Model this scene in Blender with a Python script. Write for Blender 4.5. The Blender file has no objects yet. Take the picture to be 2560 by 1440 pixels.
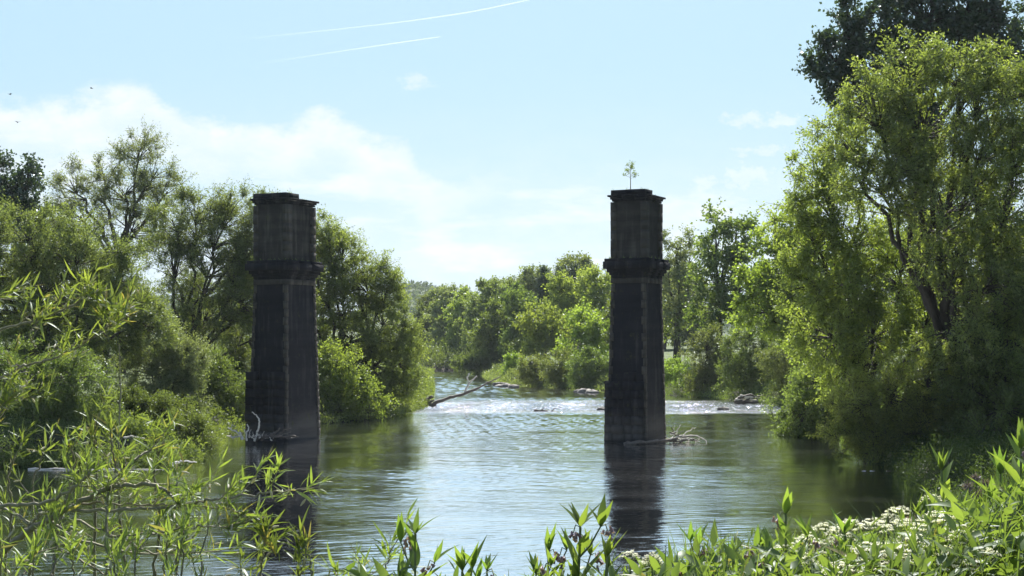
import bpy, math, random
import numpy as np
from math import radians, sin, cos, pi

S = bpy.context.scene
COL = S.collection
# ------------------------------------------------------------------ camera, sky, sun, exposure
F = 3700.0            # focal length in photograph pixels (2560 wide)
HOR = 860.0           # horizon row in the photograph
CZ = 5.0              # eye height above the water
cd = bpy.data.cameras.new('camera'); cam = bpy.data.objects.new('camera', cd); COL.objects.link(cam)
cam.location = (0, 0, CZ); cam.rotation_euler = (radians(90), 0, 0)
cd.sensor_width = 36; cd.lens = 36 * F / 2560; cd.shift_y = (HOR - 720) / 2560
cd.clip_end = 20000; cd.clip_start = 0.1
S.camera = cam
S.view_settings.view_transform = 'Standard'; S.view_settings.look = 'None'
S.view_settings.exposure = 1.25; S.view_settings.gamma = 1.0
S.cycles.use_denoising = True
S.cycles.max_bounces = 6; S.cycles.diffuse_bounces = 3; S.cycles.glossy_bounces = 3
S.cycles.transmission_bounces = 4; S.cycles.transparent_max_bounces = 8; S.cycles.volume_bounces = 0
S.cycles.sample_clamp_indirect = 6

SUN_AZ, SUN_EL = 5.0, 50.0       # degrees clockwise of +Y; elevation
sd = bpy.data.lights.new('sun', 'SUN'); sun = bpy.data.objects.new('sun', sd); COL.objects.link(sun)
sd.energy = 5.0; sd.angle = radians(0.53); sd.color = (1.0, 0.955, 0.88)
sun.location = (0, 0, 60)
sun.rotation_euler = (radians(90 - SUN_EL), 0, radians(180 - SUN_AZ))

class NT:
    """small helper for node graphs"""
    def __init__(s, tree): s.t = tree; s.n = tree.nodes; s.l = tree.links; s.n.clear()
    def new(s, typ, ins=None, **kw):
        nd = s.n.new(typ)
        for k, v in kw.items(): setattr(nd, k, v)
        for k, v in (ins or {}).items(): s.put(nd, k, v)
        return nd
    def put(s, nd, k, v):
        sock = nd.inputs[k]
        if isinstance(v, bpy.types.NodeSocket): s.l.new(v, sock)
        else: sock.default_value = v
    def m(s, op, a, b=0.0, c=0.0, clamp=False):
        nd = s.new('ShaderNodeMath', {0: a, 1: b, 2: c}, operation=op); nd.use_clamp = clamp
        return nd.outputs[0]
    def step(s, x, a, b):
        nd = s.new('ShaderNodeMapRange', {0: x, 1: a, 2: b, 3: 0.0, 4: 1.0}, interpolation_type='SMOOTHSTEP'); return nd.outputs[0]
    def noise(s, vec, scale, detail=4, rough=0.55, **kw):
        nd = s.new('ShaderNodeTexNoise', {'Vector': vec, 'Scale': scale, 'Detail': detail, 'Roughness': rough}, **kw)
        return nd.outputs[0]
    def mix(s, f, a, b, blend='MIX'):
        nd = s.new('ShaderNodeMix', data_type='RGBA', blend_type=blend)
        s.put(nd, 0, f); s.put(nd, 6, a); s.put(nd, 7, b); return nd.outputs[2]
    def ramp(s, x, pts):
        nd = s.new('ShaderNodeValToRGB', {0: x}); e = nd.color_ramp.elements
        while len(e) < len(pts): e.new(0.5)
        for el, (p, c) in zip(e, pts):
            el.position = p; el.color = (c, c, c, 1) if not hasattr(c, '__len__') else (*c, 1)
        return nd.outputs[0]
    def xyz(s, x, y, z):
        return s.new('ShaderNodeCombineXYZ', {0: x, 1: y, 2: z}).outputs[0]

W = bpy.data.worlds.new('World'); S.world = W; W.use_nodes = True
w = NT(W.node_tree)
sky = w.new('ShaderNodeTexSky', sky_type='NISHITA', sun_disc=False, sun_elevation=radians(SUN_EL),
            sun_rotation=radians(SUN_AZ), altitude=50, air_density=1.0, dust_density=2.2, ozone_density=1.0)
tc = w.new('ShaderNodeTexCoord').outputs['Generated']
sp = w.new('ShaderNodeSeparateXYZ', {0: tc})
ay = w.m('MAXIMUM', w.m('ABSOLUTE', sp.outputs[1]), 0.05)
U = w.m('DIVIDE', sp.outputs[0], ay); V = w.m('DIVIDE', sp.outputs[2], ay)
# cumulus bank: height of its top edge as a function of bearing
top_px = [(0, 238), (150, 250), (240, 215), (360, 200), (410, 240), (480, 270), (600, 282), (700, 285), (800, 268), (900, 315),
          (1010, 350), (1090, 420), (1240, 392), (1420, 398), (1560, 392), (1640, 470), (1760, 430), (1900, 400), (2000, 430), (2560, 420)]
fc = w.new('ShaderNodeFloatCurve', {1: w.m('MULTIPLY_ADD', U, 1 / 0.72, 0.5)})
cv = fc.mapping.curves[0]
pts = [((x - 1280) / F / 0.72 + 0.5, (HOR - y) / F / 0.2) for x, y in top_px]
cv.points[0].location = pts[0]; cv.points[1].location = pts[-1]
for p in pts[1:-1]: cv.points.new(*p)
fc.mapping.update()
Vt = w.m('MULTIPLY', fc.outputs[0], 0.2)
uv = w.xyz(U, w.m('MULTIPLY', V, 1.5), 0.3)
nz = w.noise(uv, 24, 6, 0.6)
edge = w.m('SUBTRACT', w.m('ADD', Vt, w.m('MULTIPLY', w.m('ADD', w.m('MULTIPLY', w.m('SUBTRACT', nz, 0.5), 0.040), w.m('MULTIPLY', w.m('SUBTRACT', w.noise(uv, 75, 4, 0.6), 0.5), 0.018)), 1.0)), V)       # > 0 inside
crisp = w.step(edge, -0.003, 0.016)
body = w.step(edge, 0.075, 0.01)                       # bright near the top, thinning below
uv2 = w.xyz(w.m('MULTIPLY', U, 0.45), w.m('MULTIPLY', V, 2.2), 4.1)
streak = w.step(w.noise(uv2, 16, 6, 0.6), 0.40, 0.68)
lefty = w.step(U, 0.02, -0.1)
dens = w.m('MULTIPLY', crisp, w.m('MAXIMUM', w.m('MULTIPLY', body, w.m('MULTIPLY_ADD', lefty, 0.55, 0.30)), w.m('MULTIPLY', streak, 0.8)))
# isolated wisps to the right
def wisp(cx, cy, rx, ry, k):
    dx = w.m('DIVIDE', w.m('SUBTRACT', U, (cx - 1280) / F), rx / F)
    dy = w.m('DIVIDE', w.m('SUBTRACT', V, (HOR - cy) / F), ry / F)
    r = w.m('ADD', w.m('MULTIPLY', dx, dx), w.m('MULTIPLY', dy, dy))
    r = w.m('ADD', r, w.m('MULTIPLY', w.m('SUBTRACT', w.noise(uv, 60, 6, 0.65), 0.46), 4.6))
    return w.m('MULTIPLY', w.step(r, 1.1, 0.0), k)
for a in [(1035, 208, 60, 26, .5), (1900, 300, 120, 30, .55), (1930, 378, 130, 22, .5), (1830, 445, 150, 42, .6)]:
    dens = w.m('MAXIMUM', dens, wisp(*a))
# pale veil near the horizon
veil = w.m('MULTIPLY', w.step(V, 0.20, 0.0), 0.55)
dens = w.m('MAXIMUM', dens, veil)
front = w.step(sp.outputs[2], -0.02, 0.0)
dens = w.m('MULTIPLY', dens, front)
SKYC = w.mix(w.m('MULTIPLY', w.step(V, 0.60, 0.24), 0.88), w.mix(1.0, sky.outputs[0], (1.4, 1.52, 1.68, 1), 'MULTIPLY'), (4.0, 6.1, 7.3, 1))
shade = w.step(w.noise(w.xyz(w.m('ADD', U, 0.004), w.m('MULTIPLY_ADD', V, 1.8, 0.012), 0.9), 30, 5, 0.6), 0.35, 0.65)
CL = w.mix(shade, (7.4, 8.1, 8.6, 1), (8.7, 8.8, 8.9, 1))
wc = w.mix(dens, SKYC, CL)
bg = w.new('ShaderNodeBackground', {0: wc, 1: 0.05})
w.new('ShaderNodeOutputWorld', {0: bg.outputs[0]})

# ------------------------------------------------------------------ helpers
def at(px, py, Y):
    """world point seen at photograph pixel (px, py) at distance Y"""
    return np.array([(px - 1280) / F * Y, Y, CZ + (HOR - py) / F * Y])

def tag(o, label=None, cat=None, group=None, kind=None):
    if label: o['label'] = label
    if cat: o['category'] = cat
    if group: o['group'] = group
    if kind: o['kind'] = kind
    return o

def empty(name, loc, rz=0.0):
    o = bpy.data.objects.new(name, None); COL.objects.link(o)
    o.location = tuple(loc); o.rotation_euler = (0, 0, rz); o.empty_display_size = 0.3
    return o

class MB:
    def __init__(s): s.v = []; s.f = []; s.n = 0; s.tint = []
    def add(s, v, f, tint=None):
        v = np.asarray(v, float); f = np.asarray(f, int)
        s.v.append(v); s.f.append(f + s.n); s.n += len(v)
        s.tint.append(np.full(len(f), random.random() if tint is None else 0.0) if (tint is None or np.isscalar(tint)) else np.asarray(tint))
    def box(s, a, b, jit=0.0, M=None):
        x0, y0, z0 = a; x1, y1, z1 = b
        v = np.array([[x, y, z] for z in (z0, z1) for x, y in ((x0, y0), (x1, y0), (x1, y1), (x0, y1))], float)
        if jit: v += np.random.uniform(-jit, jit, v.shape)
        if M is not None: v = M(v)
        s.add(v, [[3, 2, 1, 0], [4, 5, 6, 7], [0, 1, 5, 4], [1, 2, 6, 5], [2, 3, 7, 6], [3, 0, 4, 7]])
    def tube(s, path, rad, sides=6, cap=True):
        P = np.asarray(path, float); n = len(P)
        R = np.full(n, rad, float) if np.isscalar(rad) else np.asarray(rad, float)
        T = np.gradient(P, axis=0); T /= np.linalg.norm(T, axis=1, keepdims=True) + 1e-9
        a = np.array([0, 0, 1.0]) if abs(T[0][2]) < 0.9 else np.array([1.0, 0, 0])
        u = np.cross(T[0], a); u /= np.linalg.norm(u)
        ang = np.arange(sides) * 2 * pi / sides; V = []
        for i in range(n):
            u = u - T[i] * np.dot(u, T[i]); u /= np.linalg.norm(u) + 1e-9
            b = np.cross(T[i], u)
            V.append(P[i] + R[i] * (np.cos(ang)[:, None] * u + np.sin(ang)[:, None] * b))
        V = np.concatenate(V)
        k = np.arange(sides); k2 = (k + 1) % sides
        Fs = np.concatenate([np.stack([i * sides + k, i * sides + k2, (i + 1) * sides + k2, (i + 1) * sides + k], 1) for i in range(n - 1)])
        s.add(V, Fs)
        if cap:
            c = np.array([P[0], P[-1]])
            V2 = np.concatenate([V[:sides], V[-sides:], c]); f = [[k2[j], k[j], 2 * sides, 2 * sides] for j in range(0)]
            tri = [[int(k2[j]), int(k[j]), 2 * sides] for j in range(sides)] + [[int(sides + k[j]), int(sides + k2[j]), 2 * sides + 1] for j in range(sides)]
            s.add(V2, tri)
    def build(s, name, mat, parent=None, smooth=False, loc=None):
        quads = [f for f in s.f if f.shape[1] == 4]; tris = [f for f in s.f if f.shape[1] == 3]
        tq = [t for f, t in zip(s.f, s.tint) if f.shape[1] == 4]; tt = [t for f, t in zip(s.f, s.tint) if f.shape[1] == 3]
        V = np.concatenate(s.v)
        loops = np.concatenate([f.ravel() for f in quads + tris]).astype(np.int32)
        nq = sum(len(f) for f in quads); nt = sum(len(f) for f in tris)
        starts = np.concatenate([np.arange(nq) * 4, nq * 4 + np.arange(nt) * 3]).astype(np.int32)
        me = bpy.data.meshes.new(name)
        me.vertices.add(len(V)); me.vertices.foreach_set('co', V.astype(np.float32).ravel())
        me.loops.add(len(loops)); me.loops.foreach_set('vertex_index', loops)
        me.polygons.add(nq + nt); me.polygons.foreach_set('loop_start', starts)
        at_ = me.attributes.new('tint', 'FLOAT', 'FACE'); at_.data.foreach_set('value', np.concatenate(tq + tt).astype(np.float32))
        if smooth: me.polygons.foreach_set('use_smooth', np.ones(nq + nt, bool))
        me.update(calc_edges=True)
        me.materials.append(mat)
        o = bpy.data.objects.new(name, me); COL.objects.link(o)
        if parent is not None: o.parent = parent
        if loc is not None: o.location = tuple(loc)
        return o

def unit(v): return v / (np.linalg.norm(v, axis=-1, keepdims=True) + 1e-9)

def add_kites(mb, rng, P, D, L, Wd):
    """one kite-shaped face per leaf"""
    n = len(P); D = unit(D); r = unit(rng.normal(size=(n, 3))); s_ = unit(np.cross(D, r))
    L = np.broadcast_to(L, n)[:, None]; Wd = np.broadcast_to(Wd, n)[:, None]
    v = np.empty((n, 4, 3)); v[:, 0] = P; v[:, 2] = P + D * L
    mid = P + D * L * 0.42
    v[:, 1] = mid + s_ * Wd / 2; v[:, 3] = mid - s_ * Wd / 2
    mb.add(v.reshape(-1, 3), np.arange(4 * n).reshape(n, 4), rng.random(n))

def add_blades(mb, P, D, N, L, Wd, prof, fold=0.25, curl=0.2, rng=None, tint=None):
    """shaped, folded, curved leaves: prof = half-width profile along the leaf"""
    n = len(P); D = unit(D); N = unit(N - D * np.sum(N * D, 1, keepdims=True)); Sd = np.cross(D, N)
    rows = len(prof); t = np.linspace(0, 1, rows)
    L = np.broadcast_to(L, n)[:, None, None]; Wd = np.broadcast_to(Wd, n)[:, None, None]
    curl = np.broadcast_to(curl, n)[:, None, None]
    ax = P[:, None] + D[:, None] * (L * t[None, :, None]) - N[:, None] * (L * curl * (t ** 2)[None, :, None])
    hw = Wd * np.array(prof)[None, :, None]
    v = np.empty((n, rows, 3, 3))
    v[:, :, 1] = ax
    v[:, :, 0] = ax + Sd[:, None] * hw + N[:, None] * hw * fold
    v[:, :, 2] = ax - Sd[:, None] * hw + N[:, None] * hw * fold
    q = []
    for i in range(rows - 1):
        for c in (0, 1):
            q.append([i * 3 + c, i * 3 + c + 1, (i + 1) * 3 + c + 1, (i + 1) * 3 + c])
    q = np.array(q); f = (np.arange(n) * rows * 3)[:, None, None] + q[None]
    tt = (rng.random(n) if rng is not None else np.zeros(n)) if tint is None else tint
    mb.add(v.reshape(-1, 3), f.reshape(-1, 4), np.repeat(tt, len(q)))

LANCE = [0.06, 0.36, 0.5, 0.42, 0.24, 0.01]
OVATE = [0.10, 0.42, 0.5, 0.44, 0.30, 0.14, 0.01]
BLADE = [0.4, 0.5, 0.4, 0.22, 0.02]

# ------------------------------------------------------------------ materials
def mat(name):
    m = bpy.data.materials.new(name); m.use_nodes = True; return m, NT(m.node_tree)

def leaf_mat(name, c1, c2, trans=0.45, gloss=0.05, rough=0.4, tcol=1.35, scale=0.35, dead=0.0):
    m, g = mat(name)
    t = g.new('ShaderNodeAttribute', attribute_name='tint').outputs['Fac']
    oi = g.new('ShaderNodeObjectInfo').outputs['Random']
    pos = g.new('ShaderNodeNewGeometry').outputs['Position']
    nz = g.noise(pos, scale, 2)
    f = g.m('MULTIPLY_ADD', t, 0.55, g.m('MULTIPLY_ADD', g.m('SUBTRACT', nz, 0.5), 1.1, 0.2), clamp=True)
    c = g.mix(f, (*c1, 1), (*c2, 1))
    if dead: c = g.mix(g.m('GREATER_THAN', t, 1 - dead), c, (0.19, 0.17, 0.06, 1))
    hs = g.new('ShaderNodeHueSaturation', {'Color': c, 'Value': g.m('MULTIPLY_ADD', oi, 0.25, 0.88), 'Saturation': 0.86, 'Hue': g.m('MULTIPLY_ADD', oi, 0.02, 0.49)})
    c = hs.outputs[0]
    ct = g.mix(1.0, c, (tcol * 1.15, tcol * 1.18, tcol * 0.42, 1), 'MULTIPLY')
    d = g.new('ShaderNodeBsdfDiffuse', {0: c}); tr = g.new('ShaderNodeBsdfTranslucent', {0: ct})
    mx = g.new('ShaderNodeMixShader', {0: trans, 1: d.outputs[0], 2: tr.outputs[0]})
    gl = g.new('ShaderNodeBsdfGlossy', {0: (0.8, 0.85, 0.9, 1), 1: rough})
    m2 = g.new('ShaderNodeMixShader', {0: gloss, 1: mx.outputs[0], 2: gl.outputs[0]})
    g.new('ShaderNodeOutputMaterial', {0: m2.outputs[0]})
    return m

def simple_mat(name, c1, c2, scale=8, rough=0.85, bump=0.3, stretch=(1, 1, 1), bscale=None, dist=0.02):
    m, g = mat(name)
    obj = g.new('ShaderNodeTexCoord').outputs['Object']
    mp = g.new('ShaderNodeMapping', {0: obj, 3: stretch}).outputs[0]
    n1 = g.noise(mp, scale, 6, 0.6); n2 = g.noise(mp, bscale or scale * 3, 5, 0.6)
    t = g.new('ShaderNodeAttribute', attribute_name='tint').outputs['Fac']
    f = g.m('MULTIPLY_ADD', g.m('SUBTRACT', n1, 0.5), 2.2, g.m('MULTIPLY_ADD', t, 0.4, 0.3), clamp=True)
    c = g.mix(f, (*c1, 1), (*c2, 1))
    b = g.new('ShaderNodeBump', {'Strength': bump, 'Distance': dist, 'Height': n2})
    p = g.new('ShaderNodeBsdfPrincipled', {'Base Color': c, 'Roughness': rough, 'Normal': b.outputs[0]})
    g.new('ShaderNodeOutputMaterial', {0: p.outputs[0]})
    return m

M = {}
M['willow'] = leaf_mat('willow leaf', (0.068, 0.098, 0.026), (0.195, 0.235, 0.085), 0.50, 0.03)
M['silver'] = leaf_mat('silvery willow leaf', (0.100, 0.136, 0.058), (0.225, 0.262, 0.135), 0.48, 0.04)
M['lime'] = leaf_mat('fresh lime leaf', (0.115, 0.180, 0.022), (0.230, 0.310, 0.055), 0.58, 0.03)
M['green'] = leaf_mat('mid green leaf', (0.060, 0.094, 0.020), (0.150, 0.200, 0.050), 0.52, 0.03)
M['dark'] = leaf_mat('dark poplar leaf', (0.024, 0.052, 0.024), (0.055, 0.092, 0.038), 0.35, 0.06, 0.35)
M['olive'] = leaf_mat('olive leaf', (0.100, 0.142, 0.026), (0.235, 0.290, 0.065), 0.60, 0.03)
M['shade_tinted_nettle'] = leaf_mat('nettle leaf', (0.022, 0.040, 0.010), (0.060, 0.088, 0.022), 0.4, 0.015)  # leaf colour darkened to stand in for shade under the trees
M['fresh'] = leaf_mat('backlit willow leaf', (0.080, 0.118, 0.028), (0.225, 0.275, 0.080), 0.57, 0.03)
M['fir'] = leaf_mat('conifer needle', (0.025, 0.048, 0.022), (0.050, 0.080, 0.030), 0.15, 0.04)
M['osier'] = leaf_mat('osier leaf', (0.058, 0.094, 0.018), (0.190, 0.245, 0.055), 0.50, 0.045, 0.45, 1.4, 3, 0.07)
M['comfrey'] = leaf_mat('comfrey leaf', (0.070, 0.130, 0.022), (0.150, 0.215, 0.040), 0.52, 0.03, 0.45, 1.45, 6)
M['herb'] = leaf_mat('mixed herb leaf', (0.050, 0.095, 0.018), (0.165, 0.225, 0.055), 0.46, 0.03, 0.45, 1.35, 5, 0.02)
M['bark'] = simple_mat('bark', (0.020, 0.016, 0.012), (0.065, 0.055, 0.042), 5, 0.9, 0.5, (1, 1, 0.3))
M['twig'] = simple_mat('grey olive twig bark', (0.09, 0.08, 0.04), (0.24, 0.22, 0.14), 40, 0.7, 0.2, dist=0.002)
M['stemgreen'] = simple_mat('hairy green stem', (0.07, 0.10, 0.03), (0.14, 0.17, 0.06), 40, 0.7, 0.2, dist=0.002)
M['drift'] = simple_mat('bleached driftwood', (0.42, 0.38, 0.31), (0.72, 0.68, 0.60), 6, 0.8, 0.5, dist=0.01)
M['driftdark'] = simple_mat('wet driftwood', (0.05, 0.04, 0.03), (0.15, 0.125, 0.10), 6, 0.7, 0.5, dist=0.01)
M['rock'] = simple_mat('river stone', (0.06, 0.055, 0.045), (0.2, 0.19, 0.17), 4, 0.8, 0.6)
M['petal'] = leaf_mat('white petal', (0.72, 0.72, 0.66), (0.82, 0.82, 0.78), 0.35, 0.02, 0.5, 1.0, 6)
M['bell'] = leaf_mat('mauve bell flower', (0.16, 0.09, 0.13), (0.34, 0.24, 0.30), 0.4, 0.05, 0.5, 1.0, 6)
M['mauve'] = leaf_mat('faded mauve seed head', (0.09, 0.07, 0.10), (0.20, 0.16, 0.20), 0.3, 0.05, 0.5, 1.0, 6)
M['catkin'] = leaf_mat('spent catkin', (0.35, 0.32, 0.20), (0.6, 0.56, 0.42), 0.3, 0.05, 0.5, 1.0, 6)
M['hillwood'] = leaf_mat('distant wood leaf', (0.04, 0.065, 0.025), (0.09, 0.12, 0.04), 0.3, 0.02, scale=0.02)

# sooty masonry
def stone_mat(name, base1, base2, pale):
    m, g = mat(name)
    obj = g.new('ShaderNodeTexCoord').outputs['Object']
    t = g.new('ShaderNodeAttribute', attribute_name='tint').outputs['Fac']
    n1 = g.noise(obj, 1.3, 6, 0.62); n2 = g.noise(obj, 14, 6, 0.65)
    mp = g.new('ShaderNodeMapping', {0: obj, 3: (2.2, 2.2, 0.22)}).outputs[0]
    st = g.step(g.noise(mp, 1.5, 5, 0.6), 0.50, 0.72)                    # vertical lime runs
    f = g.m('ADD', g.m('MULTIPLY', t, 0.16), g.m('SUBTRACT', n1, 0.28), clamp=True)
    c = g.mix(f, (*base1, 1), (*base2, 1))
    c = g.mix(g.m('MULTIPLY', st, 0.45), c, (*pale, 1))
    z = g.new('ShaderNodeSeparateXYZ', {0: obj}).outputs[2]
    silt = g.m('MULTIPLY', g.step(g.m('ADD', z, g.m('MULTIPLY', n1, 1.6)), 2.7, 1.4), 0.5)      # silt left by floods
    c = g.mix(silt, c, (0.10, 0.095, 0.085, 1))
    bands = g.step(g.noise(g.new('ShaderNodeMapping', {0: obj, 3: (0.25, 0.25, 2.2)}).outputs[0], 1.0, 4, 0.6), 0.42, 0.60)
    c = g.mix(g.m('MULTIPLY', bands, 0.55), c, g.mix(1.0, c, (0.45, 0.47, 0.55, 1), 'MULTIPLY'))
    moss = g.m('MULTIPLY', g.step(g.noise(obj, 3.1, 6, 0.7), 0.57, 0.70), 0.7)
    c = g.mix(moss, c, (0.045, 0.05, 0.018, 1))
    b = g.new('ShaderNodeBump', {'Strength': 0.7, 'Distance': 0.03, 'Height': n2})
    p = g.new('ShaderNodeBsdfPrincipled', {'Base Color': c, 'Roughness': 0.92, 'Normal': b.outputs[0]})
    p.inputs['Specular IOR Level'].default_value = 0.2
    g.new('ShaderNodeOutputMaterial', {0: p.outputs[0]})
    return m
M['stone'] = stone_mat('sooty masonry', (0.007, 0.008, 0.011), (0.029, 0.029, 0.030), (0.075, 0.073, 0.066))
M['stone_pale'] = stone_mat('weathered dressed stone', (0.042, 0.040, 0.032), (0.105, 0.095, 0.074), (0.17, 0.155, 0.12))

M['stone_upper'] = stone_mat('brown grey masonry', (0.020, 0.019, 0.016), (0.074, 0.068, 0.054), (0.12, 0.11, 0.088))
# river water
def water_mat():
    m, g = mat('river water')
    pos = g.new('ShaderNodeNewGeometry').outputs['Position']
    s = g.new('ShaderNodeSeparateXYZ', {0: pos}); X, Y = s.outputs[0], s.outputs[1]
    flow = g.new('ShaderNodeMapping', {0: pos, 3: (0.55, 1.0, 1.0)}).outputs[0]
    patch = g.step(g.noise(g.new('ShaderNodeMapping', {0: pos, 3: (0.10, 0.28, 1)}).outputs[0], 1.0, 4, 0.6), 0.38, 0.66)
    n1 = g.noise(flow, 1.1, 5, 0.6); n2 = g.noise(flow, 6.0, 4, 0.65); n3 = g.noise(flow, 0.35, 3)
    # the riffle: a band of broken water crossing the river
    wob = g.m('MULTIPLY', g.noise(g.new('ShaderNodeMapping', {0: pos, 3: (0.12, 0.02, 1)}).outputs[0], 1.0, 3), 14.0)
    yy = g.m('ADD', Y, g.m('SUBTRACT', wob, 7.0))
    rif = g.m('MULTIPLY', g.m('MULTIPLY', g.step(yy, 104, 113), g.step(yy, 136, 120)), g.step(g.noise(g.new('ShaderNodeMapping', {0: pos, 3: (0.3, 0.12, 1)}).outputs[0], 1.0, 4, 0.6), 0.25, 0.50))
    h = g.m('ADD', g.m('MULTIPLY', n1, 0.014), g.m('MULTIPLY', n3, 0.03))
    h = g.m('ADD', h, g.m('MULTIPLY', n2, g.m('MULTIPLY_ADD', patch, 0.012, 0.003)))
    h = g.m('ADD', h, g.m('MULTIPLY', g.m('MULTIPLY', g.noise(pos, 2.6, 5, 0.7), rif), 0.35))
    b = g.new('ShaderNodeBump', {'Strength': 1.0, 'Distance': 1.0, 'Height': h})
    foam_sparkle = g.m('MULTIPLY', rif, g.step(g.noise(g.new('ShaderNodeMapping', {0: pos, 3: (5.0, 0.9, 1)}).outputs[0], 1.0, 4, 0.7), 0.56, 0.63))  # white specks: foam, plus sun sparkle painted into the water colour
    c = g.mix(g.noise(pos, 0.08, 3), (0.016, 0.019, 0.008, 1), (0.026, 0.027, 0.011, 1))
    c = g.mix(foam_sparkle, c, (0.55, 0.57, 0.58, 1))
    fr = g.new('ShaderNodeFresnel', {'IOR': 1.333, 'Normal': b.outputs[0]}).outputs[0]
    fr = g.m('MULTIPLY', g.m('POWER', fr, 0.42), 1.4, clamp=True)
    fr = g.m('MULTIPLY', fr, g.m('MULTIPLY_ADD', foam_sparkle, -0.5, 1.0))
    d = g.new('ShaderNodeBsdfDiffuse', {0: c})
    gl = g.new('ShaderNodeBsdfGlossy', {0: (0.97, 0.98, 1, 1), 1: g.m('SUBTRACT', g.m('MULTIPLY_ADD', patch, 0.025, 0.05), g.m('MULTIPLY', rif, 0.03)), 'Normal': b.outputs[0]})
    mx = g.new('ShaderNodeMixShader', {0: fr, 1: d.outputs[0], 2: gl.outputs[0]})
    g.new('ShaderNodeOutputMaterial', {0: mx.outputs[0]})
    return m
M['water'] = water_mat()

def ground_mat():
    m, g = mat('river bank ground')
    pos = g.new('ShaderNodeNewGeometry').outputs['Position']
    z = g.new('ShaderNodeSeparateXYZ', {0: pos}).outputs[2]
    n = g.noise(pos, 0.6, 6, 0.6)
    soil = g.mix(n, (0.020, 0.017, 0.010, 1), (0.055, 0.046, 0.030, 1))
    gr = g.mix(g.noise(pos, 1.7, 5), (0.030, 0.050, 0.012, 1), (0.085, 0.12, 0.03, 1))
    f = g.step(g.m('ADD', z, g.m('MULTIPLY', n, 1.5)), 1.2, 2.4)
    c = g.mix(f, soil, gr)
    b = g.new('ShaderNodeBump', {'Strength': 0.8, 'Distance': 0.1, 'Height': g.noise(pos, 6, 6, 0.7)})
    p = g.new('ShaderNodeBsdfPrincipled', {'Base Color': c, 'Roughness': 0.95, 'Normal': b.outputs[0]})
    g.new('ShaderNodeOutputMaterial', {0: p.outputs[0]})
    return m
M['ground'] = ground_mat()

# ------------------------------------------------------------------ terrain and river
YL = [0, 14, 58.6, 60.0, 61.5, 68, 80, 90, 100, 119, 170, 240, 1e4]
XL = [-110, -110, -100, -60, -13.6, -14.5, -16, -13.5, -8.3, -7.2, -9.6, -14.0, -14.0]
YR = [0, 14, 25, 42, 58, 84, 109, 128, 142, 158, 185, 240, 262, 1e4]
XR = [12, 12, 11.5, 13.0, 15.5, 18.5, 23.5, 20, 16.5, 9.5, -1.0, -5.0, -7.5, -7.5]
def depth_in(x, y):
    """>0 in the river: rough distance to the nearest shore"""
    xl = np.interp(y, YL, XL); xr = np.interp(y, YR, XR)
    a = np.minimum(np.minimum(x - xl, xr - x), np.minimum(y - 13.5, 268 - y))
    b = np.minimum(np.minimum(y - 243, 268 - y), -7.5 - x)
    return np.maximum(a, b)
def fbm(x, y, s, seed=0):
    r = np.random.RandomState(seed); o = 0
    for i in range(10):
        a = r.uniform(0, 2 * pi); k = (2 ** (i / 3.0)) / s
        o = o + np.sin((x * cos(a) + y * sin(a)) * k * 2 * pi + r.uniform(0, 6.28)) / (2 ** (i / 3.5))
    return o / 3.0
def ground_z(x, y):
    x = np.asarray(x, float); y = np.asarray(y, float)
    d = depth_in(x, y)
    bank = 0.45 + (2.3 - 1.3 * np.clip((85 - y) / 15, 0, 1) * np.clip((x - 5) / 5, 0, 1) * np.clip((y - 13) / 3, 0, 1)) * (1 - np.exp(-np.maximum(-d - 0.3, 0) / 5.0)) + 0.25 * fbm(x, y, 9, 3)
    bank = bank + np.clip((y - 150) / 120, 0, 1) * np.clip((x - 6) / 30, 0, 1) * 2.2
    z = np.where(d > 0, -np.minimum(d * 0.5, 1.6) - 0.15, np.where(d > -0.8, -0.15 + (-d) / 0.8 * 0.6, bank))
    near = 3.35 + 0.30 * np.clip(x - 0.2, 0, 2.5) - 0.04 * np.abs(fbm(x, y, 3, 5))
    k = np.clip((y - 4.6) / 7.5, 0, 1); k = k * k * (3 - 2 * k)
    kx = np.clip((np.abs(x) - 11) / 8, 0, 1)
    zz = near * (1 - k) + z * k
    z = np.where(y < 12.1, zz * (1 - kx) + np.maximum(z, 0.6) * kx * (y < 14) + 0 * z, z)
    # far hills
    hl = 44 * np.exp(-((x + 78) / 46) ** 2) * np.exp(-((y - 1250) / 260) ** 2) \
       + 40 * np.exp(-((x + 300) / 150) ** 2) * np.exp(-((y - 1350) / 300) ** 2) \
       + 36 * np.exp(-((x - 20) / 40) ** 2) * np.exp(-((y - 1350) / 220) ** 2) \
       + 45 * np.exp(-((x - 290) / 200) ** 2) * np.exp(-((y - 1450) / 260) ** 2)
    hl = hl * (1 + 0.05 * fbm(x, y, 140, 8))
    return z + hl
def axis(segs):
    o = [segs[0][0]]
    for a, b, st in segs: o += list(np.arange(a, b, st))[1:] + [b]
    return np.array(sorted(set(np.round(o, 4))))
gx = axis([(-2500, -600, 190), (-600, -100, 25), (-100, -26, 2.5), (-26, -4, 0.8), (-4, 4, 0.4), (4, 30, 0.8), (30, 100, 2.5), (100, 600, 25), (600, 2500, 190)])
gy = axis([(-60, -4, 8), (-4, 16, 0.4), (16, 150, 1.2), (150, 290, 2.0), (290, 700, 20), (700, 1900, 30), (1900, 4000, 300)])
GX, GY = np.meshgrid(gx, gy); GZ = ground_z(GX, GY)
def grid_mesh(name, GX, GY, GZ, m_, smooth=True):
    ny, nx = GX.shape; idx = np.arange(nx * ny).reshape(ny, nx)
    f = np.stack([idx[:-1, :-1], idx[:-1, 1:], idx[1:, 1:], idx[1:, :-1]], -1).reshape(-1, 4)
    mb = MB(); mb.add(np.stack([GX, GY, GZ], -1).reshape(-1, 3), f, 0.5); return mb.build(name, m_, None, smooth)
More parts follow.
